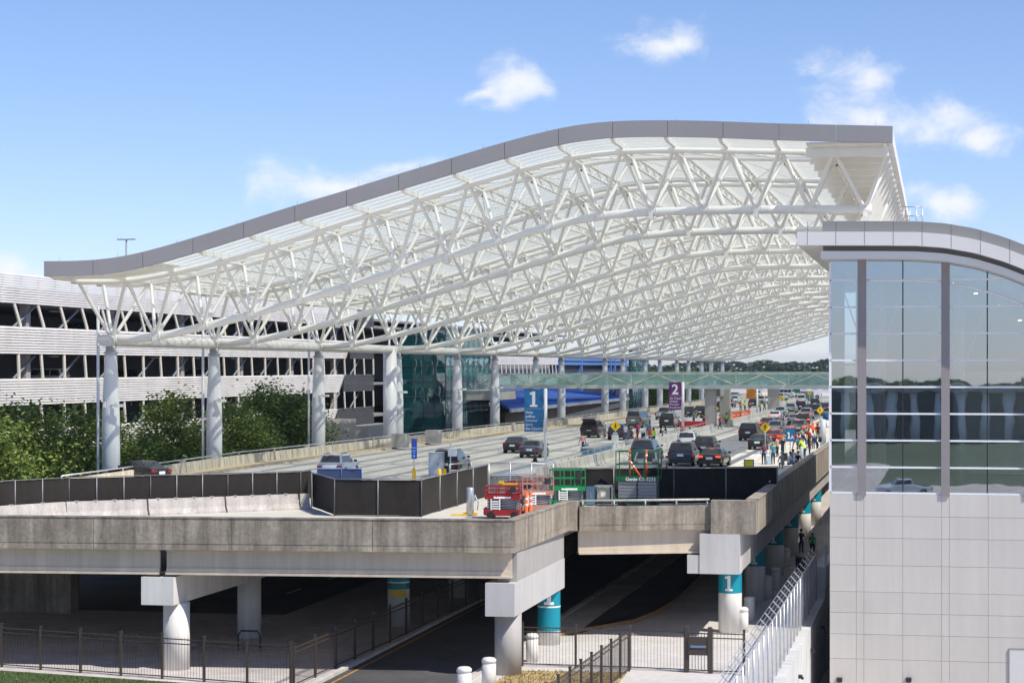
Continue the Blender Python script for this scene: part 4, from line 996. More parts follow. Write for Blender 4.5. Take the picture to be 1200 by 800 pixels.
a = at_d(884, 456.5, 690); b = at_d(975, 463, 690); t = thing('far_shed', 'long low lilac white shed beyond the far car park', 'building', (a[0], a[1], -.3))
m = MB(); m.bx(a[0], b[0], a[1], a[1]+18, -.3, a[2]-.8); m.build('wall', pmat('shed_wall', (.55, .53, .60), .7, var=.06, scale=.2), t)
m = MB(); m.bx(a[0]-.6, b[0]+.6, a[1]-.6, a[1]+18.6, a[2]-.79, a[2]); m.build('roof', pmat('shed_roof', (.60, .60, .72), .5, var=.05, scale=.2), t)
for k in range(7):
    x = a[0]+(b[0]-a[0])*(k+.5)/7; m = MB(); m.bx(x-.9, x+.9, a[1]-.06, a[1]-.01, -.3, 1.6); m.build('door', GREYC, t)
# ================================================================== VEHICLES
PAINT = {}
def paint(name, col, metal=.25):
    if name not in PAINT: PAINT[name] = pmat('car_paint_'+name, col, .28, metal=metal, var=.03, scale=.6, coat=.6)
    return PAINT[name]
for nm, col, me_ in (('white', (.74, .75, .75), 0), ('black', (.012, .012, .014), .2), ('charcoal', (.05, .052, .058), .4), ('navy', (.018, .035, .075), .3), ('slate', (.07, .10, .14), .4), ('silver', (.45, .47, .49), .5), ('teal', (.015, .06, .065), .3), ('red', (.42, .012, .015), .2), ('olive', (.15, .155, .13), .2), ('grey', (.20, .21, .22), .4), ('blue', (.03, .09, .22), .3), ('bronze', (.12, .10, .08), .4), ('mint', (.46, .53, .49), .3)): paint(nm, col, me_)
CARS = {  # length, half width, height, belt, sill, hood z, nose z, cabin: rear-bottom, rear-top, front-top, front-bottom (from the tail), tail z
    'sedan': dict(L=4.75, w=.91, h=1.45, belt=.98, hood=.92, nose=.72, tail=1.02, cab=(.55, 1.25, 2.55, 3.45), r=.33),
    'crossover': dict(L=4.6, w=.93, h=1.68, belt=1.08, hood=1.05, nose=.80, tail=1.05, cab=(.10, .55, 2.55, 3.35), r=.36),
    'suv': dict(L=5.1, w=1.0, h=1.86, belt=1.22, hood=1.17, nose=.90, tail=1.2, cab=(.06, .34, 2.75, 3.6), r=.40),
    'van': dict(L=5.9, w=1.0, h=2.2, belt=1.32, hood=1.25, nose=.95, tail=1.3, cab=(.04, .14, 4.1, 4.95), r=.37),
    'pickup': dict(L=5.7, w=1.0, h=1.86, belt=1.2, hood=1.18, nose=.95, tail=1.15, cab=(1.95, 2.15, 3.55, 4.3), r=.41),
}
def quad_in(A, B, C_, D, u0, u1, v0, v1, off):
    """inset of the quad A B C D (A-B bottom, D-C top), pushed out along its normal"""
    A, B, C_, D = map(Vector, (A, B, C_, D)); n = (B-A).cross(D-A).normalized()
    P = lambda u, v: (A*(1-u)*(1-v)+B*u*(1-v)+C_*u*v+D*(1-u)*v)+n*off
    return [tuple(P(u0, v0)), tuple(P(u1, v0)), tuple(P(u1, v1)), tuple(P(u0, v1))]
def slab(mb, q, t=.012):
    A, B, C_, D = map(Vector, q); n = (B-A).cross(D-A).normalized()*t
    mb.add([tuple(p-n) for p in (A, B, C_, D)]+[tuple(p) for p in (A, B, C_, D)], [(4, 5, 6, 7), (0, 1, 5, 4), (1, 2, 6, 5), (2, 3, 7, 6), (3, 0, 4, 7)])
def car_proto(kind, opened=False):
    c = CARS[kind]; L, w_, h_, belt, r = c['L'], c['w'], c['h'], c['belt'], c['r']
    root = bpy.data.objects.new('parked_'+kind if False else kind if kind != 'suv' else 'suv', None); COL.objects.link(root); W[root] = Vector((0, 0, 0))
    y0 = -L/2; rb, rt, ft, fb = [y0+q for q in c['cab']]; z0 = .22
    # lower body: lofted rings
    bed = kind == 'pickup'
    st = [(y0, .42, c['tail']-.28, .84), (y0+.06, .30, c['tail']-.06, .95), (y0+.22, z0+.02, c['tail'], .985), (y0+.9, z0, max(c['tail'], belt) if not bed else belt-.02, 1), (y0+L*.45, z0, belt, 1), (fb-.05, z0, belt, 1), (fb+.15, z0, c['hood']+.03, .995), (y0+L-.55, z0+.02, c['hood']-.05, .97), (y0+L-.18, .28, c['nose']+.06, .90), (y0+L, .42, c['nose']-.12, .72)]
    m = MB(); ring = []
    for (y, zl, zt2, wf) in st:
        ww = w_*wf; hm = zl+(zt2-zl)*.45
        pts = [(-ww*.86, zl), (-ww*.97, zl+.1), (-ww, hm), (-ww*.985, zt2-.12), (-ww*.93, zt2-.03), (-ww*.72, zt2), (0, zt2+.02), (ww*.72, zt2), (ww*.93, zt2-.03), (ww*.985, zt2-.12), (ww, hm), (ww*.97, zl+.1), (ww*.86, zl)]
        ring.append([(x, y, z) for x, z in pts])
    n = 13; vs = [p for r_ in ring for p in r_]; fs = []
    for i in range(len(ring)-1):
        for k in range(n): fs.append((i*n+k, i*n+(k+1) % n, (i+1)*n+(k+1) % n, (i+1)*n+k))
    m.add(vs, [tuple(reversed(f)) for f in fs], 0, True); m.add(ring[0], [tuple(range(n))], 0); m.add(ring[-1], [tuple(reversed(range(n)))], 0)
    if bed:  # open load bed
        m.bx(-w_*.82, w_*.82, y0+.16, rb-.05, belt-.0, belt+.03, 1)
    # cabin
    wb_, wt_ = w_*.93, w_*.74
    B = [(-wb_, rb, belt-.03), (wb_, rb, belt-.03), (wb_, fb, belt-.03), (-wb_, fb, belt-.03)]
    T = [(-wt_, rt, h_-.05), (wt_, rt, h_-.05), (wt_, ft, h_-.05), (-wt_, ft, h_-.05)]
    mid = [(-wt_*.8, rt+.12, h_), (wt_*.8, rt+.12, h_), (wt_*.8, ft-.15, h_), (-wt_*.8, ft-.15, h_)]
    m.add(B+T+mid, [(0, 1, 5, 4), (1, 2, 6, 5), (2, 3, 7, 6), (3, 0, 4, 7), (4, 5, 9, 8), (5, 6, 10, 9), (6, 7, 11, 10), (7, 4, 8, 11), (8, 9, 10, 11)], 0)
    body = m.build('body', [PAINT['white'], TRIMB], root, local=True)
    body.material_slots[0].link = 'OBJECT'; body.material_slots[0].material = PAINT['white']
    # wheel arches
    for s_ in (-1, 1):
        for yw in (y0+L*.185, y0+L*.815):
            a = MB(); a.wheel((s_*(w_-.005), yw, r), r+.075, .03, 18); a.build('wheel_arch', TRIMB, root, local=True)
            wm = MB(); wm.wheel((s_*(w_-.11), yw, r), r, .25, 20); wo = wm.build('wheel', TYRE, root, local=True)
            rm = MB(); rm.wheel((s_*(w_+.012), yw, r), r*.62, .03, 12); rm.build('rim', RIM, wo, local=True)
    # glass
    def pane(name, q):
        g_ = MB(); slab(g_, q); return g_.build(name, CARGLASS, root, local=True)
    if not opened: pane('rear_window', quad_in(B[0], B[1], T[1], T[0], .08, .92, .16 if kind != 'van' else .3, .9, .016))
    pane('windshield', quad_in(B[2], B[3], T[3], T[2], .06, .94, .1, .94, .016))
    cuts = ((.06, .47), (.5, .94)) if kind in ('sedan', 'pickup') else ((.05, .30), (.325, .6), (.625, .94))
    if kind == 'van': cuts = ((.03, .25), (.27, .49), (.51, .73), (.76, .95))
    for a, b in cuts:
        pane('side_window', quad_in(B[1], B[2], T[2], T[1], a, b, .12, .88, .016)); pane('side_window', quad_in(B[3], B[0], T[0], T[3], 1-b, 1-a, .12, .88, .016))
    # lamps, bumpers, plate, mirrors
    tz = c['tail']-.14
    for s_ in (-1, 1):
        l = MB()
        if kind in ('suv', 'van', 'pickup'): l.box((s_*w_*.90, y0+.045, tz-.12), (w_*.16, .12, .38))
        else: l.box((s_*w_*.76, y0+.035, tz-.05), (w_*.38, .12, .15))
        lo = l.build('tail_lamp', TAILR, root, local=True); lo.material_slots[0].link = 'OBJECT'; lo.material_slots[0].material = TAILR
        hd = MB(); hd.box((s_*w_*.68, y0+L-.14, c['nose']-.06), (w_*.36, .2, .14)); hd.build('head_lamp', LAMPC, root, local=True)
        mi = MB(); mi.box((s_*(w_+.1), fb-.35, belt+.08), (.2, .12, .15)); mi.build('wing_mirror', TRIMB, root, local=True)
    bu = MB(); bu.box((0, y0+.03, .42), (w_*1.62, .14, .22)); bu.build('bumper', TRIMB, root, local=True)
    bu = MB(); bu.box((0, y0+L-.06, .40), (w_*1.4, .14, .2)); bu.build('bumper', TRIMB, root, local=True)
    pl = MB(); pl.box((0, y0+.0 if kind != 'sedan' else y0-.0, tz-.18), (.5, .03, .18)); pl.build('licence_plate', PLATE, root, local=True)
    if kind != 'sedan' or True:
        hb = MB(); hb.box((0, rt-.02 if not bed else rb+.1, h_-.075 if not bed else h_-.1), (.32, .05, .03)); ho = hb.build('brake_lamp', TAILR, root, local=True); ho.material_slots[0].link = 'OBJECT'; ho.material_slots[0].material = TAILR
    if kind in ('suv', 'crossover'):
        for s_ in (-1, 1):
            rr_ = MB(); rr_.beam((s_*wt_*.9, rt+.2, h_+.03), (s_*wt_*.9, ft-.2, h_+.03), .04, .04); rr_.build('roof_rail', TRIMB, root, local=True)
    if opened:
        t_ = MB(); slab(t_, quad_in(B[0], B[1], T[1], T[0], .02, .98, -.5, .97, .02), .03); t_.build('open_boot', TRIMB, root, local=True)
        q = [(-wt_, rt+.02, h_-.03), (wt_, rt+.02, h_-.03), (wt_*.98, rt-.95, h_+.18), (-wt_*.98, rt-.95, h_+.18)]
        t_ = MB(); slab(t_, q, .05); to = t_.build('raised_tailgate', PAINT['black'], root, local=True)
    return root
CP = {k: car_proto(k) for k in CARS}; CP['open'] = car_proto('suv', True)
def car(kind, px, py, rot, col, label, brake=0, name=None, grp='cars on the upper road', atz=0):
    k2 = 'suv' if kind == 'open' else kind; q = at_z(px, py, atz); rz = math.radians(rot); L = CARS[k2]['L']
    loc = (q[0]-math.sin(rz)*L/2, q[1]+math.cos(rz)*L/2, atz)
    o = put(CP[kind], loc, rz, label, {'sedan': 'car', 'crossover': 'car', 'suv': 'suv', 'van': 'van', 'pickup': 'pickup truck'}[k2], grp)
    # colour of this one
    def rec(ob):
        for ch in [x for x in bpy.data.objects if x.parent == ob] if False else KID(ob):
            if ch.name.startswith('body'): ch.material_slots[0].material = PAINT[col]
            if brake and (ch.name.startswith('tail_lamp') or ch.name.startswith('brake_lamp')): ch.material_slots[0].material = TAILON
    rec(o); return o
CK = {}
def KID(o): return CK.get(o) or CH.get(o, [])
def copy_tree(o, parent=None):
    c = o.copy(); COL.objects.link(c)
    if parent is not None: c.parent = parent; CK.setdefault(parent, []).append(c)
    for ch in CH.get(o, []): copy_tree(ch, c)
    return c
car('crossover', 386, 561, 0, 'white', 'white crossover behind the low blue screen on the left lanes')
car('suv', 521, 558.5, 2, 'black', 'black suv behind the grey control cabinet')
car('sedan', 600, 531, -2, 'black', 'black sedan with red tail lamps beside the slate sedan')
car('sedan', 620, 536.5, 0, 'slate', 'slate blue sedan just left of the numbered blue sign pole')
car('sedan', 190, 566, 62, 'black', 'black sedan seen side-on behind the fence near the first canopy columns')
car('open', 690, 513, -3, 'black', 'black suv with its tailgate raised on the left lanes')
car('crossover', 721, 515.5, -6, 'navy', 'navy crossover pulled up beside the pedestrian sign with the white board')
car('van', 742, 501.5, -6, 'olive', 'olive grey boxy passenger van in the left lanes')
car('pickup', 775, 492, -4, 'silver', 'silver pickup truck left of the purple sign')
car('suv', 781, 501, -2, 'black', 'black suv just left of the purple sign pole')
car('crossover', 807, 489, 0, 'charcoal', 'charcoal crossover beyond the people on the left lanes')
car('crossover', 820, 488, 0, 'black', 'small black crossover beside the first footbridge pier')
car('suv', 752, 542, -2, 'slate', 'slate suv next to the median barrier, ahead of the pale roofed crossover')
car('crossover', 756, 556, -3, 'mint', 'pale roofed crossover partly hidden by the green lift')
car('suv', 797, 546.5, -1, 'navy', 'navy suv with white plate nearest the black fence')
car('sedan', 831, 547.5, -5, 'black', 'black sedan with lit brake lamps at the fence', 1)
car('crossover', 804, 527, 1, 'white', 'white crossover next to the median barrier, right lanes')
car('crossover', 824, 534, -2, 'charcoal', 'charcoal crossover ahead of the black sedan at the fence')
car('suv', 876, 516.5, -4, 'black', 'large black suv stopped in the second lane, right of the median')
car('sedan', 887, 527, -4, 'teal', 'dark teal sedan behind the yellow pedestrian sign')
car('sedan', 904, 520.5, -3, 'red', 'dark red sedan with lit lamps beside the kerb', 1)
car('crossover', 908, 510, -2, 'silver', 'silver crossover ahead of the red sedan')
car('sedan', 898, 503, -2, 'slate', 'slate sedan ahead of the large black suv', 1)
car('crossover', 935, 508.5, -2, 'grey', 'grey crossover with lit tail lamps left of the tall grey post', 1)
car('sedan', 907, 493.5, -3, 'white', 'white sedan with lit brake lamps in the middle lane', 1)
car('crossover', 914, 489, -2, 'mint', 'pale green crossover beside the white sedan')
car('sedan', 930, 498, -2, 'silver', 'silver sedan ahead of the grey crossover')
car('crossover', 941, 499, -1, 'charcoal', 'charcoal crossover close to the kerb beyond the grey crossover', 1)
car('crossover', 944, 491, -2, 'mint', 'pale mint crossover with lit roof lamp near the kerb', 1)
car('suv', 938, 482, -2, 'black', 'black suv with bright red lamps in the middle of the queue', 1)
car('crossover', 926, 484, -2, 'silver', 'silver crossover in the queue beyond the white sedan')
car('suv', 955, 487, -1, 'navy', 'navy suv beside the far yellow pedestrian sign')
car('sedan', 948, 483.5, -2, 'teal', 'teal sedan in the queue just before the navy suv')
car('crossover', 966, 483, -1, 'blue', 'blue crossover at the kerb beside the glass building', 1)
car('van', 939, 475, 0, 'white', 'white van queuing beyond the black suv with red lamps')
car('crossover', 955, 477, 0, 'charcoal', 'charcoal crossover far along the kerb lane')
car('crossover', 861, 473, 0, 'white', 'white crossover far off left of the orange sign')
car('van', 852, 468.5, 30, 'white', 'white van far off behind the orange barriers')
car('crossover', 853, 477, -3, 'black', 'black crossover far off beside the second grey bridge pier', 1)
car('suv', 845, 483, -3, 'charcoal', 'charcoal suv just right of the second grey bridge pier')
car('crossover', 882, 477, -2, 'charcoal', 'charcoal crossover beneath the orange sign')
car('crossover', 900, 473, 50, 'white', 'white crossover turned sideways left of the far bridge pier')
for i, (px, py, rot, col, kd, lb) in enumerate(((922, 469, 60, 'white', 'crossover', 'white crossover far off just right of the far bridge pier'), (930, 466, 70, 'white', 'van', 'white van in the far car park below the small green sign'), (941, 465, 80, 'silver', 'crossover', 'silver crossover in the far car park behind the grey green sign'), (952, 466, 85, 'white', 'crossover', 'white crossover in the far car park right of the grey green sign'), (963, 466.5, 90, 'white', 'pickup', 'white pickup in the far car park beside the glass building'), (845, 465, 80, 'red', 'sedan', 'red car in the far car park left of all others'), (870, 466, 85, 'silver', 'sedan', 'silver car in the far car park left of the orange sign'), (893, 466, 95, 'white', 'suv', 'white suv in the far car park right of the orange sign'))):
    car(kd, px, py, rot, PAINT and col, lb, grp='cars in the far car park', atz=0)
o = car('pickup', 600, 2000, 80, 'white', 'white pickup parked on the lawn behind the viewpoint, mirrored in the glass', grp='parked trucks'); o.location = (-3.6, -6, -5.89)
for i, (li, yy, kd, col, lb) in enumerate(((1, 134, 'suv', 'red', 'red suv roof showing above the upper garage band at far left'), (1, 142, 'crossover', 'silver', 'silver crossover in the upper garage deck left of the canopy'), (2, 148, 'sedan', 'red', 'red car in the middle garage deck left of the first canopy column'), (2, 138, 'crossover', 'charcoal', 'charcoal crossover in the middle garage deck at far left'), (2, 168, 'suv', 'white', 'white suv in the middle garage deck between the first two columns'), (2, 186, 'crossover', 'navy', 'navy crossover in the middle garage deck near the second column'), (2, 206, 'suv', 'silver', 'silver suv in the middle garage deck past the second column'), (2, 226, 'sedan', 'white', 'white car in the middle garage deck near the third column'), (1, 176, 'suv', 'blue', 'blue suv in the upper garage deck behind the canopy truss'), (3, 152, 'crossover', 'white', 'white crossover in the low garage deck behind the trees'))):
    o = car(kd, 600, 2000, 90, col, lb, grp='cars parked inside the garage'); o.location = (GX-4.2, yy, GDECK[li])
# ================================================================== PEOPLE
def person_mesh(pose):
    """one continuous skinned body; material slots: skin, shirt, trousers, shoes"""
    P = {}; sw = {'stand': 0., 'walk': .24, 'sit': 0, 'bend': .05}[pose]
    hipz = {'sit': .46}.get(pose, .92); lean = {'sit': .12, 'bend': .38}.get(pose, .02)
    J = [('pelvis', (0, 0, hipz), .145), ('waist', (0, lean*.35, hipz+.18), .125), ('chest', (0, lean*.8, hipz+.40), .15), ('neck', (0, lean*1.1, hipz+.57), .055), ('head0', (0, lean*1.2+.01, hipz+.64), .075), ('head1', (0, lean*1.3+.02, hipz+.75), .095), ('head2', (0, lean*1.3+.01, hipz+.82), .07)]
    E = [(0, 1), (1, 2), (2, 3), (3, 4), (4, 5), (5, 6)]
    def addj(n, p, r, par): J.append((n, p, r)); E.append((par, len(J)-1)); return len(J)-1
    hands = []
    for s_ in (-1, 1):
        sh = addj('shoulder', (s_*.18, lean*.85, hipz+.48), .065, 2)
        fw = {'stand': .03, 'walk': -.16*s_, 'sit': .22, 'bend': .28}[pose]
        el_ = addj('elbow', (s_*.24, lean*.8+fw*.5, hipz+.21), .046, sh); wr = addj('wrist', (s_*.22, lean*.7+fw*1.3+.05, hipz-.03 if pose != 'sit' else hipz+.12), .034, el_)
        hands.append((s_*.22, lean*.7+fw*1.3+.07, (hipz-.10) if pose != 'sit' else hipz+.09)); addj('hand', hands[-1], .036, wr)
        hp = addj('hip', (s_*.09, 0, hipz-.06), .10, 0)
        if pose == 'sit': kn = addj('knee', (s_*.12, .44, .47), .07, hp); an = addj('ankle', (s_*.12, .42, .09), .045, kn); addj('toe', (s_*.13, .60, .045), .038, an)
        else:
            f = sw*s_; kn = addj('knee', (s_*.10, f*.7+.03, .49), .07, hp); an = addj('ankle', (s_*.10, f*1.3-.02, .09 if f >= 0 else .13), .045, kn); addj('toe', (s_*.12, f*1.3+.15, .045), .038, an)
    me = bpy.data.meshes.new('body'); me.from_pydata([j[1] for j in J], E, [])
    ob = bpy.data.objects.new('body', me); COL.objects.link(ob); sk = ob.modifiers.new('skin', 'SKIN'); sb = ob.modifiers.new('sub', 'SUBSURF'); sb.levels = 1; sb.render_levels = 1
    for i, j in enumerate(J): me.skin_vertices[0].data[i].radius = (j[2], j[2]*(.8 if j[0] in ('waist', 'chest', 'pelvis') else 1))
    me.skin_vertices[0].data[0].use_root = True
    dg = bpy.context.evaluated_depsgraph_get(); ev = ob.evaluated_get(dg); m2 = ev.to_mesh(); m = MB(); vs = [tuple(v_.co) for v_ in m2.vertices]
    for p in m2.polygons:
        c = p.center; ax = abs(c.x); hy = c.z-hipz
        if hy > .53: mi = 0
        elif ax > .19 and hy < .30 and (pose != 'sit' or hy > .02): mi = 0
        elif hy > .02 and (pose != 'sit' or c.y < .2): mi = 1
        elif c.z < .10: mi = 3
        else: mi = 2
        m.f.append(tuple(p.vertices)); m.m.append(mi); m.sm.append(True)
    m.v = vs; ev.to_mesh_clear(); bpy.data.objects.remove(ob); bpy.data.meshes.remove(me)
    for s_, hnd in zip((-1, 1), hands):   # five fingers each
        for k, ln in enumerate((.065, .075, .07, .055)):
            x = hnd[0]; y = hnd[1]+(k-1.5)*.018; m.path([(x, y, hnd[2]-.01), (x-s_*.006, y+.004, hnd[2]-.03-ln*.5), (x-s_*.02, y+.008, hnd[2]-.03-ln)], [.009, .008, .006], 5, 0)
        m.path([(hnd[0]-s_*.02, hnd[1]+.03, hnd[2]+.01), (hnd[0]-s_*.035, hnd[1]+.05, hnd[2]-.03), (hnd[0]-s_*.03, hnd[1]+.055, hnd[2]-.055)], [.01, .009, .006], 5, 0)
    hx = (0, lean*1.3+.02, hipz+.75)
    m.path([(0, hx[1]+.085, hx[2]+.015), (0, hx[1]+.115, hx[2]-.02)], [.01, .016], 5, 0)           # nose
    for s_ in (-1, 1): m.box((s_*.035, hx[1]+.09, hx[2]+.02), (.022, .012, .012), 0, 3); m.box((s_*.098, hx[1], hx[2]), (.02, .045, .06), 0, 0)
    m.box((0, hx[1]+.088, hx[2]-.055), (.045, .012, .01), 0, 2)
    hm = MB(); hair = []
    for z, rr_, dy in ((-.06, .085, -.05), (.0, .112, -.022), (.05, .112, -.015), (.09, .09, -.008), (.118, .045, 0)): hair.append((rr_, z, dy))
    for (r0, z0, d0), (r1, z1, d1) in zip(hair[:-1], hair[1:]):
        for k in range(12):
            a0, a1 = 2*PI*k/12, 2*PI*(k+1)/12
            if z0 < .04 and math.sin((a0+a1)/2) > .35: continue
            hm.add([(r0*math.cos(a0), hx[1]+d0+r0*math.sin(a0), hx[2]+z0), (r0*math.cos(a1), hx[1]+d0+r0*math.sin(a1), hx[2]+z0), (r1*math.cos(a1), hx[1]+d1+r1*math.sin(a1), hx[2]+z1), (r1*math.cos(a0), hx[1]+d1+r1*math.sin(a0), hx[2]+z1)], [(0, 1, 2, 3)], 0, True)
    return m, hm
SKIN = {'light': pmat('skin_light', (.55, .34, .25), .6, var=.04), 'brown': pmat('skin_brown', (.26, .14, .09), .6, var=.04), 'dark': pmat('skin_dark', (.09, .05, .035), .55, var=.04)}
HAIR = {'black': pmat('hair_black', (.012, .010, .009), .6), 'brown': pmat('hair_brown', (.07, .035, .018), .6), 'grey': pmat('hair_grey', (.35, .34, .33), .7), 'white': pmat('cap_white', (.8, .8, .78), .7), 'blond': pmat('hair_blond', (.40, .27, .12), .6)}
CLO = {k: pmat('cloth_'+k, v_, .85, var=.08, scale=6) for k, v_ in dict(white=(.75, .75, .73), navy=(.015, .025, .07), black=(.014, .014, .016), blue=(.03, .16, .42), teal=(.02, .22, .30), pink=(.65, .30, .33), magenta=(.55, .02, .25), red=(.55, .02, .025), grey=(.25, .26, .28), denim=(.07, .12, .22), green=(.02, .30, .16), lime=(.55, .85, .03), orange=(.85, .20, .02), tan=(.40, .30, .20), paleblue=(.45, .60, .72), maroon=(.22, .02, .06)).items()}
PM = {}
def pperson(pose):
    m, hm = person_mesh(pose); r_ = bpy.data.objects.new('person', None); COL.objects.link(r_); W[r_] = Vector((0, 0, 0))
    b = m.build('body', [SKIN['light'], CLO['white'], CLO['navy'], TRIMB], r_, local=True)
    for s_ in b.material_slots: mt = s_.material; s_.link = 'OBJECT'; s_.material = mt
    h_ = hm.build('hair', HAIR['black'], r_, local=True); h_.material_slots[0].link = 'OBJECT'; h_.material_slots[0].material = HAIR['black']; return r_
for p_ in ('stand', 'walk', 'sit', 'bend'): PM[p_] = pperson(p_)
bagm = {}
def bag(kind, loc, rz, mat, label):
    t = thing(kind, label, 'suitcase' if kind == 'suitcase' else 'backpack' if kind == 'backpack' else 'bag', loc, rz)
    m = MB()
    if kind == 'suitcase':
        m.box((0, 0, .36), (.44, .26, .60)); m.build('shell', mat, t, local=True)
        m = MB(); m.tube((-.12, -.1, .65), (-.12, -.1, .98), .012, 5); m.tube((.12, -.1, .65), (.12, -.1, .98), .012, 5); m.tube((-.12, -.1, .98), (.12, -.1, .98), .016, 5); m.build('handle', GALV, t, local=True)
        for sx_ in (-.17, .17):
            m = MB(); m.wheel((sx_, -.08, .035), .035, .04, 8); m.build('wheel', TYRE, t, local=True)
    else:
        m.path([(0, 0, -.22), (0, 0, -.1), (0, 0, .12), (0, 0, .24)], [.13, .17, .16, .08], 10); m.build('pack', mat, t, local=True)
        for sx_ in (-.11, .11):
            m = MB(); m.path([(sx_, .02, .2), (sx_, .2, .24), (sx_, .3, .1)], .02, 5); m.build('strap', TRIMB, t, local=True)
    return t
def person(pose, px, py, rot, skin, hair, top, bot, label, atz=0., pack=None, case=None, s_=1.0):
    q = at_z(px, py, atz); z = atz
    o = put(PM[pose], (q[0], q[1], z), math.radians(rot), label, 'person', 'people on the upper road' if atz > -1 else 'people in the underpass', s_)
    for ch in KID(o):
        if ch.name.startswith('body'):
            for i, mt in enumerate((SKIN[skin], CLO[top], CLO[bot], TRIMB)): ch.material_slots[i].material = mt
        else: ch.material_slots[0].material = HAIR[hair]
    rz = math.radians(rot)
    if pack:
        hz = 1.28 if pose != 'sit' else .82; d = -.24
        bag('backpack', (q[0]-math.sin(rz)*d, q[1]+math.cos(rz)*d, z+hz), rz, CLO[pack[0]], pack[1])
    if case:
        bag('suitcase', (q[0]+.5*math.cos(rz), q[1]+.5*math.sin(rz), z), rz, CLO[case[0]], case[1])
    return o
person('walk', 683, 529.5, 60, 'brown', 'black', 'pink', 'navy', 'person in pink top and navy shorts walking with a blue case', case=('blue', 'blue suitcase wheeled by the person in the pink top'))
person('stand', 708, 514, 90, 'light', 'grey', 'grey', 'grey', 'person in grey standing between the raised tailgate suv and navy crossover')
person('stand', 733, 516, -30, 'light', 'brown', 'white', 'denim', 'person in white top and jeans beside the navy crossover')
person('walk', 747, 514, 20, 'brown', 'black', 'maroon', 'maroon', 'person in maroon with a bright magenta backpack', pack=('magenta', 'bright magenta backpack on the person in maroon'))
person('stand', 759, 512, 180, 'light', 'blond', 'blue', 'denim', 'person in blue shirt beside the orange topped posts')
person('stand', 766, 522, 150, 'dark', 'black', 'lime', 'navy', 'worker in lime vest standing behind the median barrier')
person('stand', 762, 521, 180, 'brown', 'black', 'red', 'black', 'person in red top next to the worker in lime vest')
person('sit', 781, 511, 100, 'dark', 'black', 'black', 'black', 'person in black sitting on the kerb near the purple sign')
person('stand', 792, 505, 180, 'light', 'grey', 'white', 'grey', 'person in white shirt and grey trousers left of the purple sign pole')
person('walk', 805, 503, -60, 'brown', 'black', 'green', 'navy', 'person in green top just right of the purple sign pole')
person('bend', 809, 502, 90, 'light', 'blond', 'pink', 'denim', 'person in pink bending over luggage beside the red cart')
person('stand', 822, 500, 180, 'brown', 'black', 'navy', 'navy', 'person in navy standing before the first bridge pier')
person('stand', 813, 497, 40, 'light', 'brown', 'teal', 'black', 'person in teal top between the purple sign and bridge pier')
person('stand', 818, 501, 120, 'dark', 'black', 'white', 'navy', 'person in white top waiting left of the first bridge pier')
person('stand', 895, 544.5, 10, 'light', 'brown', 'blue', 'black', 'person in blue top and black shorts with a red backpack', pack=('maroon', 'dark red backpack on the person in blue top'))
person('stand', 906, 544, 30, 'light', 'grey', 'teal', 'navy', 'grey haired person in teal shirt beside a pale blue suitcase')
bag('suitcase', (at_z(901, 543.5, 0)[0], at_z(901, 543.5, 0)[1], 0), .2, CLO['paleblue'], 'pale blue suitcase between the person with red backpack and the teal shirt')
person('stand', 917, 535.5, -40, 'light', 'blond', 'navy', 'navy', 'blond person in navy beside the sign reading 1A')
person('stand', 911, 535, 60, 'light', 'brown', 'tan', 'black', 'person in tan top standing behind the teal shirted one')
person('sit', 917, 552, 20, 'light', 'grey', 'grey', 'grey', 'grey haired person in grey sitting at the end of the black fence')
person('sit', 924, 552, -60, 'light', 'brown', 'paleblue', 'denim', 'person in pale blue sitting at the end of the black fence')
person('sit', 928, 549, -30, 'brown', 'black', 'blue', 'navy', 'person in bright blue top sitting beside the grey bollards')
person('bend', 943, 540, 60, 'light', 'brown', 'lime', 'navy', 'worker in lime vest bending beside the kerbside parapet')
person('stand', 949, 537, 100, 'dark', 'black', 'black', 'black', 'person in black standing next to the lime vested worker')
person('bend', 958, 534, 70, 'brown', 'white', 'navy', 'black', 'person in white cap and navy bending near the tall grey post', pack=('black', 'black backpack on the person in the white cap'))
person('stand', 948, 524, 150, 'brown', 'black', 'red', 'black', 'person in red and black at the kerb behind the blue hanging banner')
person('stand', 940, 523, 180, 'light', 'brown', 'grey', 'denim', 'person in grey leaning by the kerb left of the red top')
person('stand', 958.5, 516, 180, 'dark', 'black', 'black', 'black', 'tall person in black at the kerb beside orange barricades')
for i, (px, py, tp, lb) in enumerate(((868, 482, 'orange', 'road worker in orange vest left of the orange sign'), (873, 481, 'lime', 'road worker in lime vest left of the orange sign pole'), (879, 481.5, 'orange', 'road worker in orange vest below the orange sign'), (891, 483, 'lime', 'road worker in lime vest right of the orange sign pole'), (896, 482, 'green', 'road worker in green right of the orange sign pole'), (851, 499, 'lime', 'worker in lime vest right of the second grey pier'), (843.5, 503, 'red', 'person in red at the foot of the second grey pier'), (922, 478, 'lime', 'worker in lime vest beside the far bridge pier'), (966, 500, 'blue', 'person in blue at the kerb against the glass building'))):
    person('stand' if i % 2 else 'walk', px, py, 40*i, ('light', 'brown', 'dark')[i % 3], ('black', 'brown')[i % 2], tp, 'navy', lb)
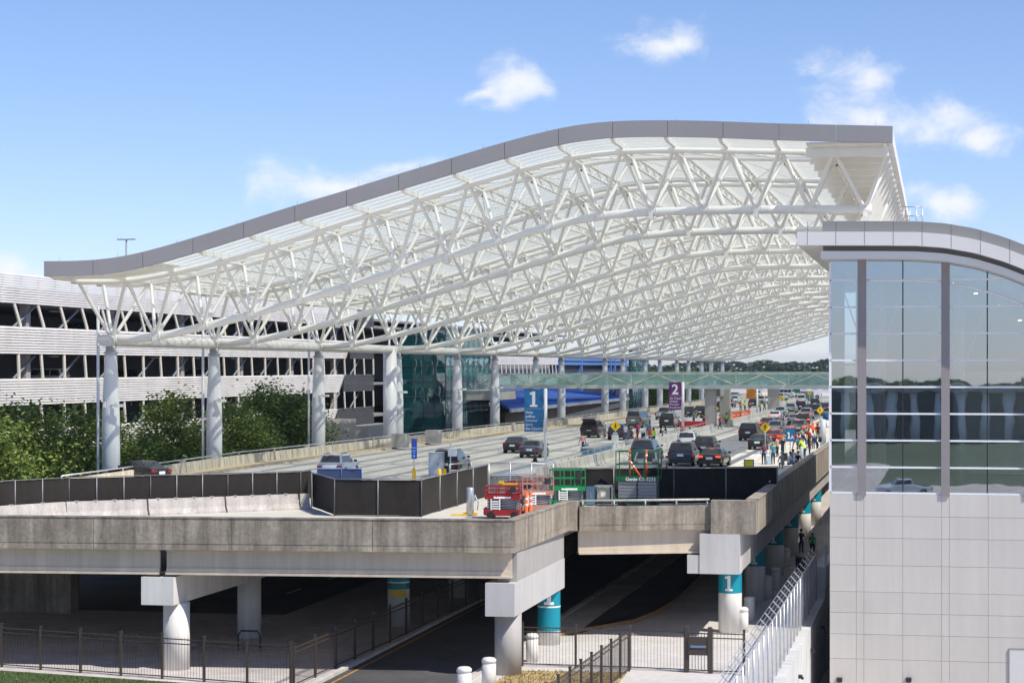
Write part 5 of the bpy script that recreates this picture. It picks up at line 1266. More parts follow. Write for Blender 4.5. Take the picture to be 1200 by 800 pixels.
for i, (ps, px, py, tp, bt, lb) in enumerate((('stand', 936, 531, 'teal', 'black', 'person in teal at the kerb behind the seated group'), ('stand', 953, 528, 'grey', 'navy', 'person in grey top beside the white capped traveller'), ('bend', 945, 530, 'black', 'denim', 'person in black leaning over luggage by the lime vested worker'), ('stand', 962, 520, 'navy', 'black', 'person in navy at the kerb against the tall grey post'), ('walk', 932, 527, 'red', 'denim', 'person in red and jeans near the 1A sign'), ('stand', 965, 511, 'white', 'navy', 'person in white shirt near the glass building edge'), ('sit', 934, 551, 'black', 'navy', 'person in black sitting last in the row by the parapet'), ('stand', 808, 499, 'navy', 'tan', 'person in navy and tan trousers behind the red cart'), ('stand', 816, 496, 'orange', 'black', 'person in orange top behind the red cart'), ('walk', 825, 503, 'maroon', 'denim', 'person in maroon walking past the first bridge pier'))):
    person(ps, px, py, 37*i, ('light', 'dark', 'brown')[i % 3], ('black', 'brown', 'grey')[i % 3], tp, bt, lb)
person('walk', 952, 652, 180, 'brown', 'white', 'green', 'black', 'person in green walking along the shaded lower pavement', atz=ZL)
person('stand', 939, 648, 20, 'light', 'brown', 'navy', 'black', 'person in navy standing among the numbered columns below', atz=ZL)
# people on the right pavement are on a 15 cm kerb; lift those standing there
for o in [x for x in sc.objects if x.get('category') in ('person', 'suitcase', 'backpack') and x.location.x > XR-2.6 and x.location.x < XR and x.location.z > -1]: o.location.z += .15
# ================================================================== MEDIAN BARRIER
MX = -26.4
MEDC = pmat('median_concrete', (.68, .65, .58), .85, var=.12, scale=.5, streak=.25, bump=.15, bscale=6)
def jersey(mb, a, b, h_=.86, wb_=.6, wt_=.2):
    a = Vector(a); b = Vector(b); d = (b-a).normalized(); n = Vector((d.y, -d.x, 0)); vs = []
    for p in (a, b):
        for off, z in ((-wb_/2, 0), (-wb_/2, .08), (-wb_*.28, .32), (-wt_/2, h_), (wt_/2, h_), (wb_*.28, .32), (wb_/2, .08), (wb_/2, 0)): vs.append(tuple(p+n*off+Vector((0, 0, z))))
    mb.add(vs, [(i, i+1, i+9, i+8) for i in range(7)]+[tuple(reversed(range(8))), tuple(range(8, 16))]); return mb
for y0, y1, lb in ((141, 188, 'near run of pale concrete median barrier ending at the white notice board'), (193, 254, 'middle run of pale concrete median barrier ending at the bridge pier'), (276, 349, 'far run of pale concrete median barrier beyond the footbridge'), (355, 470, 'farthest run of concrete median barrier past the second footbridge')):
    t = thing('median_barrier', lb, 'barrier', (MX, y0, 0), 0, 'median barriers between the two roadways')
    m = MB(); y = y0
    while y < y1: jersey(m, (MX, y, 0), (MX, min(y+3.9, y1), 0), .92, .62, .26); y += 4
    m.build('barrier_segment', MEDC, t)
    if y0 < 200:
        m = MB(); m.tube((MX-.2, y0+1, 1.25), (MX-.2, y1-1, 1.25), .03, 5)
        for y in np.arange(y0+1, y1, 3): m.tube((MX-.2, y, .9), (MX-.2, y, 1.25), .025, 5)
        m.build('handrail', GALV, t)
# ================================================================== SCREENED FENCES ON THE DECK
def screen_fence(label, pts, top, nper, base=.12, mat=SCREEN, post=FPOST, cat='fence', h0=0):
    t = thing('screened_fence', label, cat, (pts[0][0], pts[0][1], h0))
    rl = MB(); rd = random.Random(int(abs(pts[0][0])*100))
    for (a, b), n in zip(zip(pts[:-1], pts[1:]), nper):
        a = Vector(a[:2]); b = Vector(b[:2]); d = (b-a).normalized(); nn = Vector((d.y, -d.x))
        rl.tube((a.x, a.y, h0+top), (b.x, b.y, h0+top), .03, 6)
        for i in range(n):
            p, q = a.lerp(b, i/n), a.lerp(b, (i+1)/n)
            m = MB(); k = 8; zs_ = (h0+base, h0+base+(top-base)*.33, h0+base+(top-base)*.66, h0+top-.05); vs = []
            for zi in zs_:
                for j_ in range(k+1):
                    u = j_/k; w_ = .07*math.sin(u*PI)*rd.uniform(.2, 1)*(1 if zi < zs_[3] else .2); c = p.lerp(q, .01+.98*u)-nn*(.03+w_); vs.append((c.x, c.y, zi))
            m.add(vs, [(r_*(k+1)+j_, r_*(k+1)+j_+1, (r_+1)*(k+1)+j_+1, (r_+1)*(k+1)+j_) for r_ in range(3) for j_ in range(k)], 0, True)
            m.build('screen_panel', mat, t)
            m = MB(); m.tube((p.x, p.y, h0), (p.x, p.y, h0+top+.03), .035, 7); m.build('post', post, t)
        m = MB(); m.tube((b.x, b.y, h0), (b.x, b.y, h0+top+.03), .035, 7); m.build('post', post, t)
    rl.build('top_rail', post, t); return t
JB = [at_z(x, y, 0) for x, y in ((-90, 619), (0, 610.5), (76, 607), (172, 603.5), (263, 600), (349, 596.5))]
nm_ = ('leftmost pale jersey barrier cut by the photo edge', 'pale jersey barrier at the left under the first two fence panels', 'pale jersey barrier with scraped foot, second from its right end', 'pale jersey barrier with notched foot, nearest the fence corner')
JC = pmat('jersey_concrete', (.50, .46, .43), .85, var=.15, scale=.9, streak=.25, bump=.2, bscale=6, grime=.1)
for i, (a, b) in enumerate(((JB[0], JB[2]), (JB[2], JB[3]), (JB[3], JB[4]), (JB[4], JB[5]))):
    t = thing('jersey_barrier', nm_[i], 'barrier', a, 0, 'jersey barriers along the screened fence'); m = MB(); d = (Vector(b)-Vector(a)).normalized()*.05; jersey(m, Vector(a)+d, Vector(b)-d, .84, .62, .2); m.build('barrier_body', JC, t)
    for k in range(4): c = Vector(a).lerp(Vector(b), .15+.23*k); m = MB(); m.box((c.x, c.y-.08, .86), (.16, .2, .05)); m.build('lifting_bracket', GALV, t)
a = at_z(351, 596.3, 0); b = at_z(362, 596, 0); t = thing('jersey_barrier', 'short end piece of jersey barrier tucked into the fence corner', 'barrier', a, 0, 'jersey barriers along the screened fence'); m = MB(); jersey(m, a, b, .84, .62, .2); m.build('barrier_body', JC, t)
off = Vector((0, .55, 0)); F1 = [tuple(Vector(p)+off) for p in JB]
screen_fence('long black screened fence standing behind the jersey barriers', [F1[0], F1[2], F1[3], F1[4], F1[5], tuple(Vector(at_z(364, 594, 0))+Vector((0, .1, 0)))], 2.05, [5, 3, 3, 3, 1], base=.5)
F2 = [at_z(365, 594.5, 0), at_z(392, 604.5, 0), at_z(494, 605.5, 0), at_z(572, 582, 0)]
screen_fence('black screened fence jutting toward the overpass edge left of the red lift', F2, 1.93, [1, 2, 4], base=.06)
ZF0 = at_z(648, 591, 0); ZF1 = at_z(790, 590.5, 0); ZF2 = at_z(911, 588.5, 0)
screen_fence('wide black screened fence between the green lifts and the stopped traffic', [ZF0, ZF1, ZF2], 2.05, [2, 2], base=.05)
t = thing('screened_fence', 'bare wire fence panel above grey barriers behind the red lift', 'fence', at_z(572, 582, 0))
A_ = at_z(573, 582, 0); B_ = at_z(648, 583, 0); m = MB(); m.tube((A_[0], A_[1], 2.0), (B_[0], B_[1], 2.0), .03, 6); m.tube((A_[0], A_[1], .1), (B_[0], B_[1], .1), .025, 6); m.build('top_rail', GALV, t)
for k in range(4):
    p = Vector(A_).lerp(Vector(B_), k/3); m = MB(); m.tube((p.x, p.y, 0), (p.x, p.y, 2.05), .035, 6); m.build('post', GALV, t)
m = MB(); L_ = (Vector(B_)-Vector(A_)); n = 44
for k in range(n):
    for s_ in (0, 1):
        p = Vector(A_)+L_*(k/n); q = Vector(A_)+L_*min(1, (k+8)/n); m.tube((p.x, p.y-.02*s_, .1 if s_ == 0 else 1.98), (q.x, q.y-.02*s_, 1.98 if s_ == 0 else .1), .005, 3, cap=False)
m.build('wire_mesh', GALV, t)
GB_ = pmat('dark_grey_barrier', (.13, .13, .14), .7, var=.12)
for k in range(3):
    p = Vector(at_z(573, 578, 0)).lerp(Vector(at_z(648, 578, 0)), k/3); q = Vector(at_z(573, 578, 0)).lerp(Vector(at_z(648, 578, 0)), (k+1)/3)
    t = thing('grey_barrier', ('dark grey barrier behind the red lift, next to the black fence', 'middle dark grey barrier behind the red lift', 'dark grey barrier behind the faded orange lift')[k], 'barrier', p, 0, 'dark grey barriers behind the lifts'); m = MB(); c = (p+q)/2; m.box((c.x, c.y, .55), ((q-p).length-.04, .25, 1.1)); m.build('barrier_body', GB_, t)
    m = MB()
    for u in (.15, .4, .65, .88): c = p.lerp(q, u); m.box((c.x, c.y-.13, .95), (.09, .02, .06)); m.box((c.x, c.y-.13, .2), (.09, .02, .06))
    m.build('bolt_slots', BLACKM, t)
# blue low screen by the white crossover
BQ = [at_z(371, 566, 0), at_z(400, 566, 0), at_z(424, 566, 0)]
screen_fence('low blue screened barrier in front of the white crossover', BQ, 1.0, [1, 1], base=.1, mat=pmat('blue_screen', (.022, .045, .12), .8, var=.15), post=pmat('blue_post', (.12, .25, .6), .5))
# ================================================================== SCISSOR LIFTS
def lift(label, px, py, rz, w_, l_, plat, rail, col, wording=None, raised_h=None, wood=False):
    q = at_z(px, py, 0); t = thing('scissor_lift', label, 'scissor lift', q, rz)
    B = lambda m, n, mt: m.build(n, mt, t, local=True)
    m = MB(); m.bx(-l_/2, l_/2, -w_/2, w_/2, .16, .46); m.bx(-l_/2-.1, -l_/2, -w_*.4, w_*.4, .2, .55); m.bx(-l_/2+.1, -l_/2+.5, -w_/2-.02, -w_/2, .2, .42); B(m, 'chassis', col)
    for sx_ in (-1, 1):
        for sy in (-1, 1):
            m = MB(); m.path([(sx_*(l_/2-.28), sy*(w_/2-.02), .19), (sx_*(l_/2-.28), sy*(w_/2+.1), .19)], [.19, .19], 14); B(m, 'wheel', TYRE)
    m = MB(); n = 4; hh = (plat-.5)/n
    for k in range(n):
        z0, z1 = .47+k*hh, .47+(k+1)*hh
        for sy in (-.3, .3):
            m.beam((-l_*.42, sy*w_, z0), (l_*.42, sy*w_, z1), .07, min(.12, hh*.6)); m.beam((-l_*.42, sy*w_*.85, z1), (l_*.42, sy*w_*.85, z0), .07, min(.12, hh*.6))
        for xx in (-l_*.42, l_*.42): m.bx(xx-.05, xx+.05, -w_*.38, w_*.38, z0, z0+hh*.6)
    if plat > 1.3:
        for k in range(5): m.bx(-l_*.45, -.05, -w_*.45, w_*.45, .5+k*.18, .66+k*.18); m.bx(.05, l_*.45, -w_*.45, w_*.45, .5+k*.18, .66+k*.18)
    B(m, 'scissor_stack', STEELG)
    if plat < 1.3:
        m = MB()
        for k in range(4): m.bx(-l_*.3, -l_*.1, -w_/2-.02, -w_/2, .5+k*.12, .56+k*.12)
        m.bx(-l_*.34, -l_*.31, -w_/2-.02, -w_/2+.02, .46, plat); m.bx(-l_*.09, -l_*.06, -w_/2-.02, -w_/2+.02, .46, plat); B(m, 'ladder', WPAINT)
    m = MB(); m.bx(-l_/2, l_/2, -w_/2, w_/2, plat, plat+.1); m.bx(-l_/2, l_/2, -w_/2-.015, -w_/2, plat-.03, plat+.22); m.bx(-l_/2, l_/2, w_/2, w_/2+.015, plat-.03, plat+.22); m.bx(-l_/2-.015, -l_/2, -w_/2, w_/2, plat-.03, plat+.22); m.bx(l_/2, l_/2+.015, -w_/2, w_/2, plat-.03, plat+.22); B(m, 'platform', col)
    m = MB(); zt2 = plat+rail; xs = np.linspace(-l_/2, l_/2, 4)
    for sy in (-1, 1):
        y = sy*w_/2
        for x in xs: m.bx(x-.025, x+.025, y-.025, y+.025, plat+.1, zt2)
        for z in (zt2, plat+.1+rail*.5): m.bx(-l_/2, l_/2, y-.028, y+.028, z-.025, z+.025)
    for x in (-l_/2, l_/2):
        for z in (zt2, plat+.1+rail*.5): m.bx(x-.028, x+.028, -w_/2, w_/2, z-.024, z+.024)
    B(m, 'guard_rail', col)
    m = MB(); m.box((l_*.3, -w_/2-.08, plat+rail*.75), (.28, .2, .3)); B(m, 'control_box', BLACKM)
    if wording:
        tm = text_mb(wording, .27, .006, .004); tm.v = [(x+.2, y-w_/2-.03, z+plat+.0) for x, y, z in tm.v]; B(tm, 'lettering', WPAINT)
    else:
        m = MB(); m.bx(-l_*.25, l_*.25, -w_/2-.02, -w_/2-.016, plat+.02, plat+.12); B(m, 'decal', WPAINT)
    return t
lift('red scissor lift folded low at the overpass corner', 590, 607, .1, 1.15, 1.75, 1.02, .62, RED)
lift('faded orange scissor lift behind the red one', 627, 601, .5, 1.0, 1.7, 1.0, .95, PINK)
lift('second red scissor lift squeezed behind the striped posts', 610, 598, .1, 1.0, 1.5, .85, .7, RED)
lift('green scissor lift with open guard rails behind the concrete post', 665, 595, .35, 1.2, 1.75, 1.0, 1.1, GREEN)
lift('green scissor lift, its paint darkened for shade, with white lettering before the black fence', 748.5, 593, 0, 1.3, 2.35, 1.45, 1.6, GREEN_SHADE, 'Genie GS-3232')
# yellow folded rail on the red lift / items inside the green platform
q = at_z(590, 607, 0); t = thing('yellow_beacon_bar', 'yellow folded rail lying on top of the red lift', 'rail', (q[0], q[1], 1.7))
m = MB(); m.box((q[0]+.2, q[1], 1.75), (1.0, .2, .08)); m.box((q[0]-.1, q[1]-.1, 1.84), (.2, .2, .14)); m.build('bar', YPAINT, t)
for i, (px, py, rot, lb) in enumerate(((738, 593, .0, 'upright orange striped post at the left in the green lift platform'), (757.5, 593, .0, 'upright orange striped post at the right in the green lift platform'), (744, 593, .6, 'orange striped post leaning across the green lift platform'))):
    q = at_z(px, py, 0); t = thing('delineator_post', lb, 'traffic post', (q[0], q[1], 1.85)); z0 = 1.57
    a = Vector((q[0]-(.35 if rot else 0), q[1], z0)); b = Vector((q[0]+(.35 if rot else 0), q[1], z0+(1.05 if rot else 1.55)))
    if rot: a, b = Vector((b.x, b.y, a.z)), Vector((a.x, a.y, b.z))
    m = MB(); m.tube(a, b, .06, 8); m.build('post', ORANGE, t)
    m = MB()
    for u in (.55, .75): p = a.lerp(b, u); p2 = a.lerp(b, u+.08); m.tube(p, p2, .066, 8)
    m.build('reflective_band', WPAINT, t)
for i, (px, py) in enumerate(((617, 604), (622, 603))):
    q = at_z(px, py, 0); t = thing('delineator_post', ('left', 'right')[i]+' one of two orange striped posts standing beside the red lift', 'traffic post', q)
    m = MB(); m.lathe([(.2, 0), (.2, .06), (.09, .08), (.07, 1.25)], q, 10); m.build('post', ORANGE, t); m = MB(); m.lathe([(.085, .8), (.082, .92)], q, 10); m.lathe([(.085, .5), (.085, .62)], q, 10); m.build('reflective_band', WPAINT, t)
# steel bollard with yellow foot
q = at_z(551, 604, 0); t = thing('steel_bollard', 'stainless steel post with yellow feet beside the black fence', 'bollard', q)
m = MB(); m.lathe([(.2, .05), (.2, 1.42), (.17, 1.46)], q, 14); m.build('post', GALV, t); m = MB(); m.box((q[0], q[1], .09), (.75, .16, .14)); m.box((q[0]-.5, q[1]-.2, .06), (.9, .1, .08), .25); m.build('foot', YPAINT, t)
m = MB(); m.path([(q[0]+.25, q[1], 1.1), (q[0]+.45, q[1]-.1, .7), (q[0]+.4, q[1]-.1, .3)], .03, 5); m.box((q[0]+.22, q[1], .9), (.08, .14, .3)); m.build('handle', GALV, t)
# site cabinet and crate by the green lifts
q = at_z(708, 592, 0); t = thing('generator_cabinet', 'small beige generator cabinet in a steel frame between the green lifts', 'generator', q)
m = MB(); m.box((q[0], q[1], .62), (.72, .6, .8)); m.build('housing', pmat('beige_cabinet', (.42, .40, .30), .5, var=.08), t)
m = MB()
for sx_ in (-.5, .5):
    for sy in (-.35, .35): m.bx(q[0]+sx_-.03, q[0]+sx_+.03, q[1]+sy-.03, q[1]+sy+.03, 0, 1.12)
    m.bx(q[0]+sx_-.03, q[0]+sx_+.03, q[1]-.32, q[1]+.32, 1.06, 1.12)
for sy in (-.35, .35): m.bx(q[0]-.5, q[0]+.5, q[1]+sy-.025, q[1]+sy+.025, 1.07, 1.13)
m.build('frame', GALV, t)
m = MB(); m.box((q[0], q[1]-.31, .62), (.3, .02, .25)); m.build('panel', WPAINT, t)
q = at_z(693, 592, 0); t = thing('tool_locker', 'narrow blue grey locker beside the beige generator', 'locker', q); m = MB(); m.box((q[0], q[1], .55), (.5, .5, 1.0)); m.build('body', pmat('locker_blue', (.10, .18, .26), .5, var=.1), t); m = MB(); m.box((q[0], q[1]-.26, .6), (.03, .03, .3)); m.build('handle', GALV, t)
# control cabinet with yellow bollards and blue sign
q = at_z(511.5, 559, 0); t = thing('control_cabinet', 'tall pale grey control cabinet before the black suv', 'cabinet', q)
CABM = pmat('cabinet_grey', (.50, .55, .60), .5, var=.05)
m = MB(); m.box((q[0], q[1], .85), (.95, .8, 1.7)); m.box((q[0], q[1], 1.73), (1.02, .86, .06)); m.build('housing', CABM, t)
m = MB(); m.box((q[0]-.05, q[1]-.42, .9), (.7, .03, 1.3)); m.build('door', pmat('cabinet_door', (.56, .61, .65), .5), t); m = MB(); m.box((q[0]+.2, q[1]-.445, .95), (.04, .03, .22)); m.build('handle', BLACKM, t)
m = MB(); m.box((q[0]+1.15, q[1]-.05, 1.75), (.6, .12, .55)); m.tube((q[0]+1.0, q[1], 0), (q[0]+1.0, q[1], 2.4), .04, 6); m.build('side_panel', WPAINT, t)
t = thing('barrier_rail', 'grey steel guard rail beside the control cabinet', 'guard rail', at_z(540, 560, 0)); a = at_z(527, 560, 0); b = at_z(552, 557, 0)
m = MB(); m.tube((a[0], a[1], .95), (b[0], b[1], .95), .05, 6); m.tube((a[0], a[1], .5), (b[0], b[1], .5), .04, 6)
for p in (a, b): m.tube((p[0], p[1], 0), (p[0], p[1], .98), .05, 6)
m.build('rail', GALV, t)
for i, (px, py) in enumerate(((485, 565), (515, 566), (521, 565.5))):
    q = at_z(px, py, 0); t = thing('yellow_bollard', ('yellow bollard at the foot of the small blue sign', 'yellow bollard in front of the control cabinet', 'yellow bollard at the right corner of the control cabinet')[i], 'bollard', q); m = MB(); m.lathe([(.13, 0), (.13, .85), (.10, .94), (.04, .97)], q, 12); m.build('post', YPAINT, t)
def sign_post(name, label, px, py, x0, x1, y0, y1, mat, cat='sign', pole_x=None, pole_r=.05, lines=(), thick=.06, tz=0, back=False, group=None):
    """panel given by its pixel box at the depth of the post foot (px,py)"""
    q = at_z(px, py, tz); d = (q[1]*CT-q[0]*ST); A = at_d(x0, y0, d); B = at_d(x1, y1, d); cx = (A[0]+B[0])/2; W2 = math.hypot(B[0]-A[0], B[1]-A[1])
    t = thing(name, label, cat, q, TH*0, group); cz = (A[2]+B[2])/2; Hh = A[2]-B[2]
    m = MB(); m.box((cx, q[1], cz), (W2, thick, Hh)); p = m.build('panel', mat, t)
    m = MB(); m.tube((q[0], q[1]+.02, tz), (q[0], q[1]+.02, max(A[2]+.02, 0)), pole_r, 8); m.build('pole', COLW if pole_r > .1 else GALV, t)
    for tx, size, ux, uz, al, bold in lines:
        tm = one_mb(size*Hh) if tx == '@1' else text_mb(tx, size*Hh, bold, .006, al); xx = cx-W2/2+ux*W2; z0 = cz-Hh/2+uz*Hh
        tm.v = [(x+xx, y+q[1]-thick/2-.012, z+z0) for x, y, z in tm.v]; tm.build('lettering', WPAINT, p)
    return t, (cx, q[1], cz, W2, Hh), p
_, PG, PP = sign_post('parking_sign', 'small tall blue sign on a thin pole above a yellow bollard', 485, 564, 482.2, 488.6, 513.7, 537.5, pmat('royal_blue', (.02, .06, .40), .4), lines=())
for dz, hh, ww in ((.05, .05, .9), (-.09, .06, .62), (-.2, .05, .45), (-.36, .12, .4)):
    m = MB(); m.box((PG[0], PG[1]-.04, PG[2]+dz*PG[4]), (PG[3]*ww, .02, PG[4]*hh)); m.build('marking', pmat('sign_pale_blue', (.15, .36, .75), .5), PP)
# big terminal signs
t_, g_, p_ = sign_post('terminal_sign', 'big blue terminal sign with numeral one over five airline names', 639.3, 548.5, 613.8, 636.2, 455.5, 505.6, BLUE, pole_r=.13,
    lines=[('@1', .36, .5, .58, 'CENTER', 0)]+[(s_, .082, .06, .425-.095*i, 'LEFT', .002) for i, s_ in enumerate(('Delta', 'jetBlue', 'Contour', 'Spirit', 'Sun Country'))])
m = MB(); y_ = g_[1]-.034; u_ = g_[3]/2; c_ = g_[2]+g_[4]*.28
m.add([(g_[0]-u_, y_, c_+u_*.8), (g_[0]-u_, y_, c_-u_*.3), (g_[0]-.1*u_, y_, c_-u_*.75), (g_[0]+u_*.35, y_, c_-u_*.1), (g_[0]-u_*.5, y_, c_+u_*.8)], [(0, 1, 2, 3, 4)]); m.build('chevron', pmat('sign_blue_light', (.02, .19, .45), .4, var=.03), p_)
m = MB(); m.add([(g_[0]+u_*.99, y_, c_+u_*.5), (g_[0]+u_*.5, y_, c_), (g_[0]+u_*.99, y_, c_-u_*.5)], [(2, 1, 0)]); m.build('chevron', pmat('sign_blue_dark', (.005, .09, .20), .4, var=.03), p_)
m = MB(); m.box((g_[0], g_[1]-.045, g_[2]+g_[4]*.035), (g_[3]*.9, .02, .035)); m.build('divider', pmat('pale_blue', (.25, .45, .7), .5), p_)
t_, g_, p_ = sign_post('terminal_sign', 'purple terminal sign with numeral two over four airline names', 800.3, 505.5, 783.6, 798.3, 447.6, 480, PURPLE, pole_r=.17,
    lines=[('2', .5, .5, .57, 'CENTER', .04)]+[(s_, .105, .06, .385-.11*i, 'LEFT', .002) for i, s_ in enumerate(('Air Canada', 'United', 'Frontier', 'Southwest'))])
m = MB(); m.box((g_[0], g_[1]-.045, g_[2]+g_[4]*.01), (g_[3]*.9, .02, .05)); m.build('divider', pmat('pale_purple', (.4, .25, .5), .5), p_)
sign_post('zone_sign', 'small blue kerb sign reading 1A on a pole among people', 926, 535, 920.8, 931.2, 501.5, 517, BLUE, lines=[('@1', .5, .36, .2, 'CENTER', 0), ('A', .36, .74, .2, 'CENTER', .008)])
sign_post('orange_sign', 'plain orange sign on a white pole above the far road works', 887.3, 487, 874.6, 885.4, 455, 467, pmat('orange_brown', (.55, .20, .02), .5), pole_r=.16)
sign_post('green_sign', 'small green sign far off right of the far bridge pier', 938.5, 470, 930, 937.5, 453.5, 459, pmat('sign_green', (.0, .16, .08), .5))
sign_post('road_sign', 'grey green overhead board far off beside a yellow sign', 944, 474, 942.5, 953.5, 459, 470, pmat('grey_green', (.14, .22, .20), .6))
sign_post('hanging_banner', 'blue kerb board beside the person in red', 955, 523, 951, 957, 511, 518, BLUE)
sign_post('kerb_banner', 'blue kerb board near the glass building edge', 967, 500, 964, 971, 484, 492, BLUE)
# pedestrian warning signs
YD = YSIGN
def ped_sign(label, px, py, cx, cy, r, pole=True, tz=0.):
    q = at_z(px, py, tz); d = q[1]*CT-q[0]*ST; C_ = at_d(cx, cy, d); rr = r/FPX*d; t = thing('pedestrian_sign', label, 'road sign', q)
    m = MB(); m.add([(C_[0]+a*rr, q[1]-.05+y, C_[2]+b*rr) for y in (0, .03) for a, b in ((0, -1), (1, 0), (0, 1), (-1, 0))], [(0, 1, 2, 3), (7, 6, 5, 4), (0, 4, 5, 1), (1, 5, 6, 2), (2, 6, 7, 3), (3, 7, 4, 0)]); p = m.build('panel', YD, t)
    m = MB(); y = q[1]-.056; u = rr
    P = lambda x, z: (C_[0]+x*u, y, C_[2]+z*u)
    def st_(a, b, w_): m.beam(P(*a), P(*b), w_*u, .008)
    m.tube((C_[0]+.03*u, y-.004, C_[2]+.42*u), (C_[0]+.03*u, y+.004, C_[2]+.42*u), .11*u, 10)
    for a, b, w_ in (((0, .30), (-.02, -.05), .2), ((0, .26), (.25, .02), .08), ((0, .26), (-.24, .06), .08), ((-.02, -.03), (.18, -.5), .1), ((-.02, -.03), (-.2, -.5), .1)): 
        av, bv = Vector(P(*a)), Vector(P(*b)); dd = (bv-av).normalized(); nn = Vector((dd.z, 0, -dd.x))*w_*u/2
        m.add([av-nn, bv-nn, bv+nn, av+nn], [(0, 1, 2, 3)])
    m.build('walker_symbol', BLACKM, p)
    if pole: m = MB(); m.tube((C_[0], q[1], tz), (C_[0], q[1], C_[2]+rr*.9), .04, 6); m.build('pole', GALV, t)
    return t
ped_sign('yellow pedestrian diamond above the white notice board', 721, 520, 721.3, 499, 6.4)
ped_sign('yellow pedestrian diamond beside the second grey bridge pier', 838.5, 497, 838.5, 478.6, 4.2)
ped_sign('yellow pedestrian diamond over the dark teal sedan', 896.7, 536, 896.7, 500.5, 6.6)
ped_sign('yellow pedestrian diamond near the navy suv at the kerb', 961, 505, 961, 480.5, 4.6)
ped_sign('yellow pedestrian diamond on the far bridge pier', 915.3, 478, 915.3, 465.8, 3.2)
ped_sign('yellow pedestrian diamond above the grey green far board', 949, 476, 948.6, 460, 3.0)
sign_post('notice_board', 'white notice board under the yellow diamond by the median end', 721, 523, 716.8, 724.8, 509, 525, WPAINT, pole_r=.03)
sign_post('notice_board', 'white notice board far off beside the orange sign pole', 881.5, 488, 879.5, 884.2, 477, 487, WPAINT, pole_r=.03)
t_, g_, p_ = sign_post('yellow_notice', 'low yellow notice framed in blue on the road by the fence', 877.5, 547, 871.6, 883.6, 538, 547, pmat('royal_blue', (.02, .06, .4)), pole_r=.03)
m = MB(); m.box((g_[0], g_[1]-.04, g_[2]), (g_[3]*.84, .02, g_[4]*.78)); m.build('face', pmat('lemon_yellow', (.75, .70, .02), .5), p_)
# orange water barriers, cones
for i in range(6):
    q = at_z(853+i*5.0, 491-i*.7, 0); t = thing('water_barrier', 'orange and white plastic road barrier in the row left of the orange sign', 'barrier', q, .1, 'orange road barriers by the road works')
    m = MB(); jersey(m, (-.75, 0, 0), (.75, 0, 0), .95, .5, .22); m.build('barrier_body', ORANGE if i % 3 else pmat('faded_orange_plastic', (.75, .30, .18), .6), t, local=True)
    m = MB(); m.box((0, -.2, .5), (.9, .03, .14)); m.build('stripe', WPAINT, t, local=True)
for i, (px, py, lb) in enumerate(((952, 506, 'left orange barricade by the tall person in black'), (957, 507.5, 'right orange barricade by the tall person in black'))):
    q = at_z(px, py, .15); t = thing('road_barricade', lb, 'barricade', q); m = MB()
    for s_ in (-.45, .45): m.beam((s_, -.25, 0), (s_, 0, 1.1), .07, .07); m.beam((s_, .25, 0), (s_, 0, 1.1), .07, .07)
    m.bx(-.6, .6, -.04, .0, .8, 1.05); m.bx(-.6, .6, -.14, -.1, .4, .62); m.build('frame', ORANGE, t, local=True); m = MB(); m.bx(-.3, -.1, -.055, -.041, .8, 1.05); m.bx(.2, .4, -.055, -.041, .8, 1.05); m.build('stripe', WPAINT, t, local=True)
for i, (px, py, lb) in enumerate(((627, 541, 'black rubber cone base beside the slate sedan'), (745, 519, 'orange post near the person with magenta backpack'), (774.5, 508, 'black weighted post foot before the purple sign'))):
    q = at_z(px, py, 0); t = thing('traffic_cone', lb, 'traffic cone', q); m = MB(); m.bx(q[0]-.28, q[0]+.28, q[1]-.28, q[1]+.28, 0, .06); m.build('base', TRIMB, t); m = MB(); m.lathe([(.2, .06), (.05, .75)], q, 12); m.build('cone', TRIMB if i != 1 else ORANGE, t)
# low planters / plaza clutter beside the median
for i, (px, py, l_, lb) in enumerate(((700, 532, 5.2, 'long low grey bench block beside the near median barrier'), (738, 526, 1.2, 'square grey waste bin at the end of the near median barrier'))):
    q = at_z(px, py, 0); t = thing('kerb_block' if i == 0 else 'waste_bin', lb, 'bench' if i == 0 else 'bin', q)
    m = MB()
    if i == 0: m.box((q[0], q[1], .45), (1.0, l_*2.2, .5)); m.build('body', pmat('bench_blue', (.10, .22, .36), .6, var=.1), t); m = MB(); m.box((q[0], q[1], .76), (1.15, l_*2.25, .12)); m.build('top', GREYC, t)
    else: m.lathe([(.42, 0), (.45, 1.0)], q, 12); m.build('body', GREYC, t); m = MB(); m.lathe([(.47, 1.0), (.40, 1.12)], q, 12); m.build('lid', BLACKM, t)
q = at_z(812, 503.5, 0); t = thing('luggage_cart', 'red luggage cart loaded with white cases beside the first bridge pier', 'cart', q)
m = MB(); m.box((q[0], q[1], .75), (3.2, 1.2, .6)); m.build('body', pmat('cart_red', (.5, .02, .02), .5), t)
m = MB(); m.box((q[0]-.6, q[1], 1.3), (1.0, .9, .45)); m.box((q[0]+.7, q[1], 1.25), (.8, .9, .35)); m.build('load', WPAINT, t)
for sx_ in (-1.1, 1.1):
    m = MB(); m.path([(q[0]+sx_, q[1]-.6, .25), (q[0]+sx_, q[1]-.45, .25)], [.25, .25], 10); m.build('wheel', TYRE, t)
for i, (px, py, cm_, lb) in enumerate(((754, 514, 'navy', 'navy suitcase beside the orange post'), (765, 509, 'tan', 'tan suitcase behind the seated person in black'), (799, 506, 'red', 'red suitcase by the purple sign pole'), (920, 540, 'black', 'black suitcase at the foot of the 1A sign'), (937, 524, 'teal', 'teal suitcase beside the person in grey at the kerb'))):
    q = at_z(px, py, 0); bag('suitcase', (q[0], q[1], .15 if q[0] > XR-2.6 else 0), i*.7, CLO[cm_], lb)
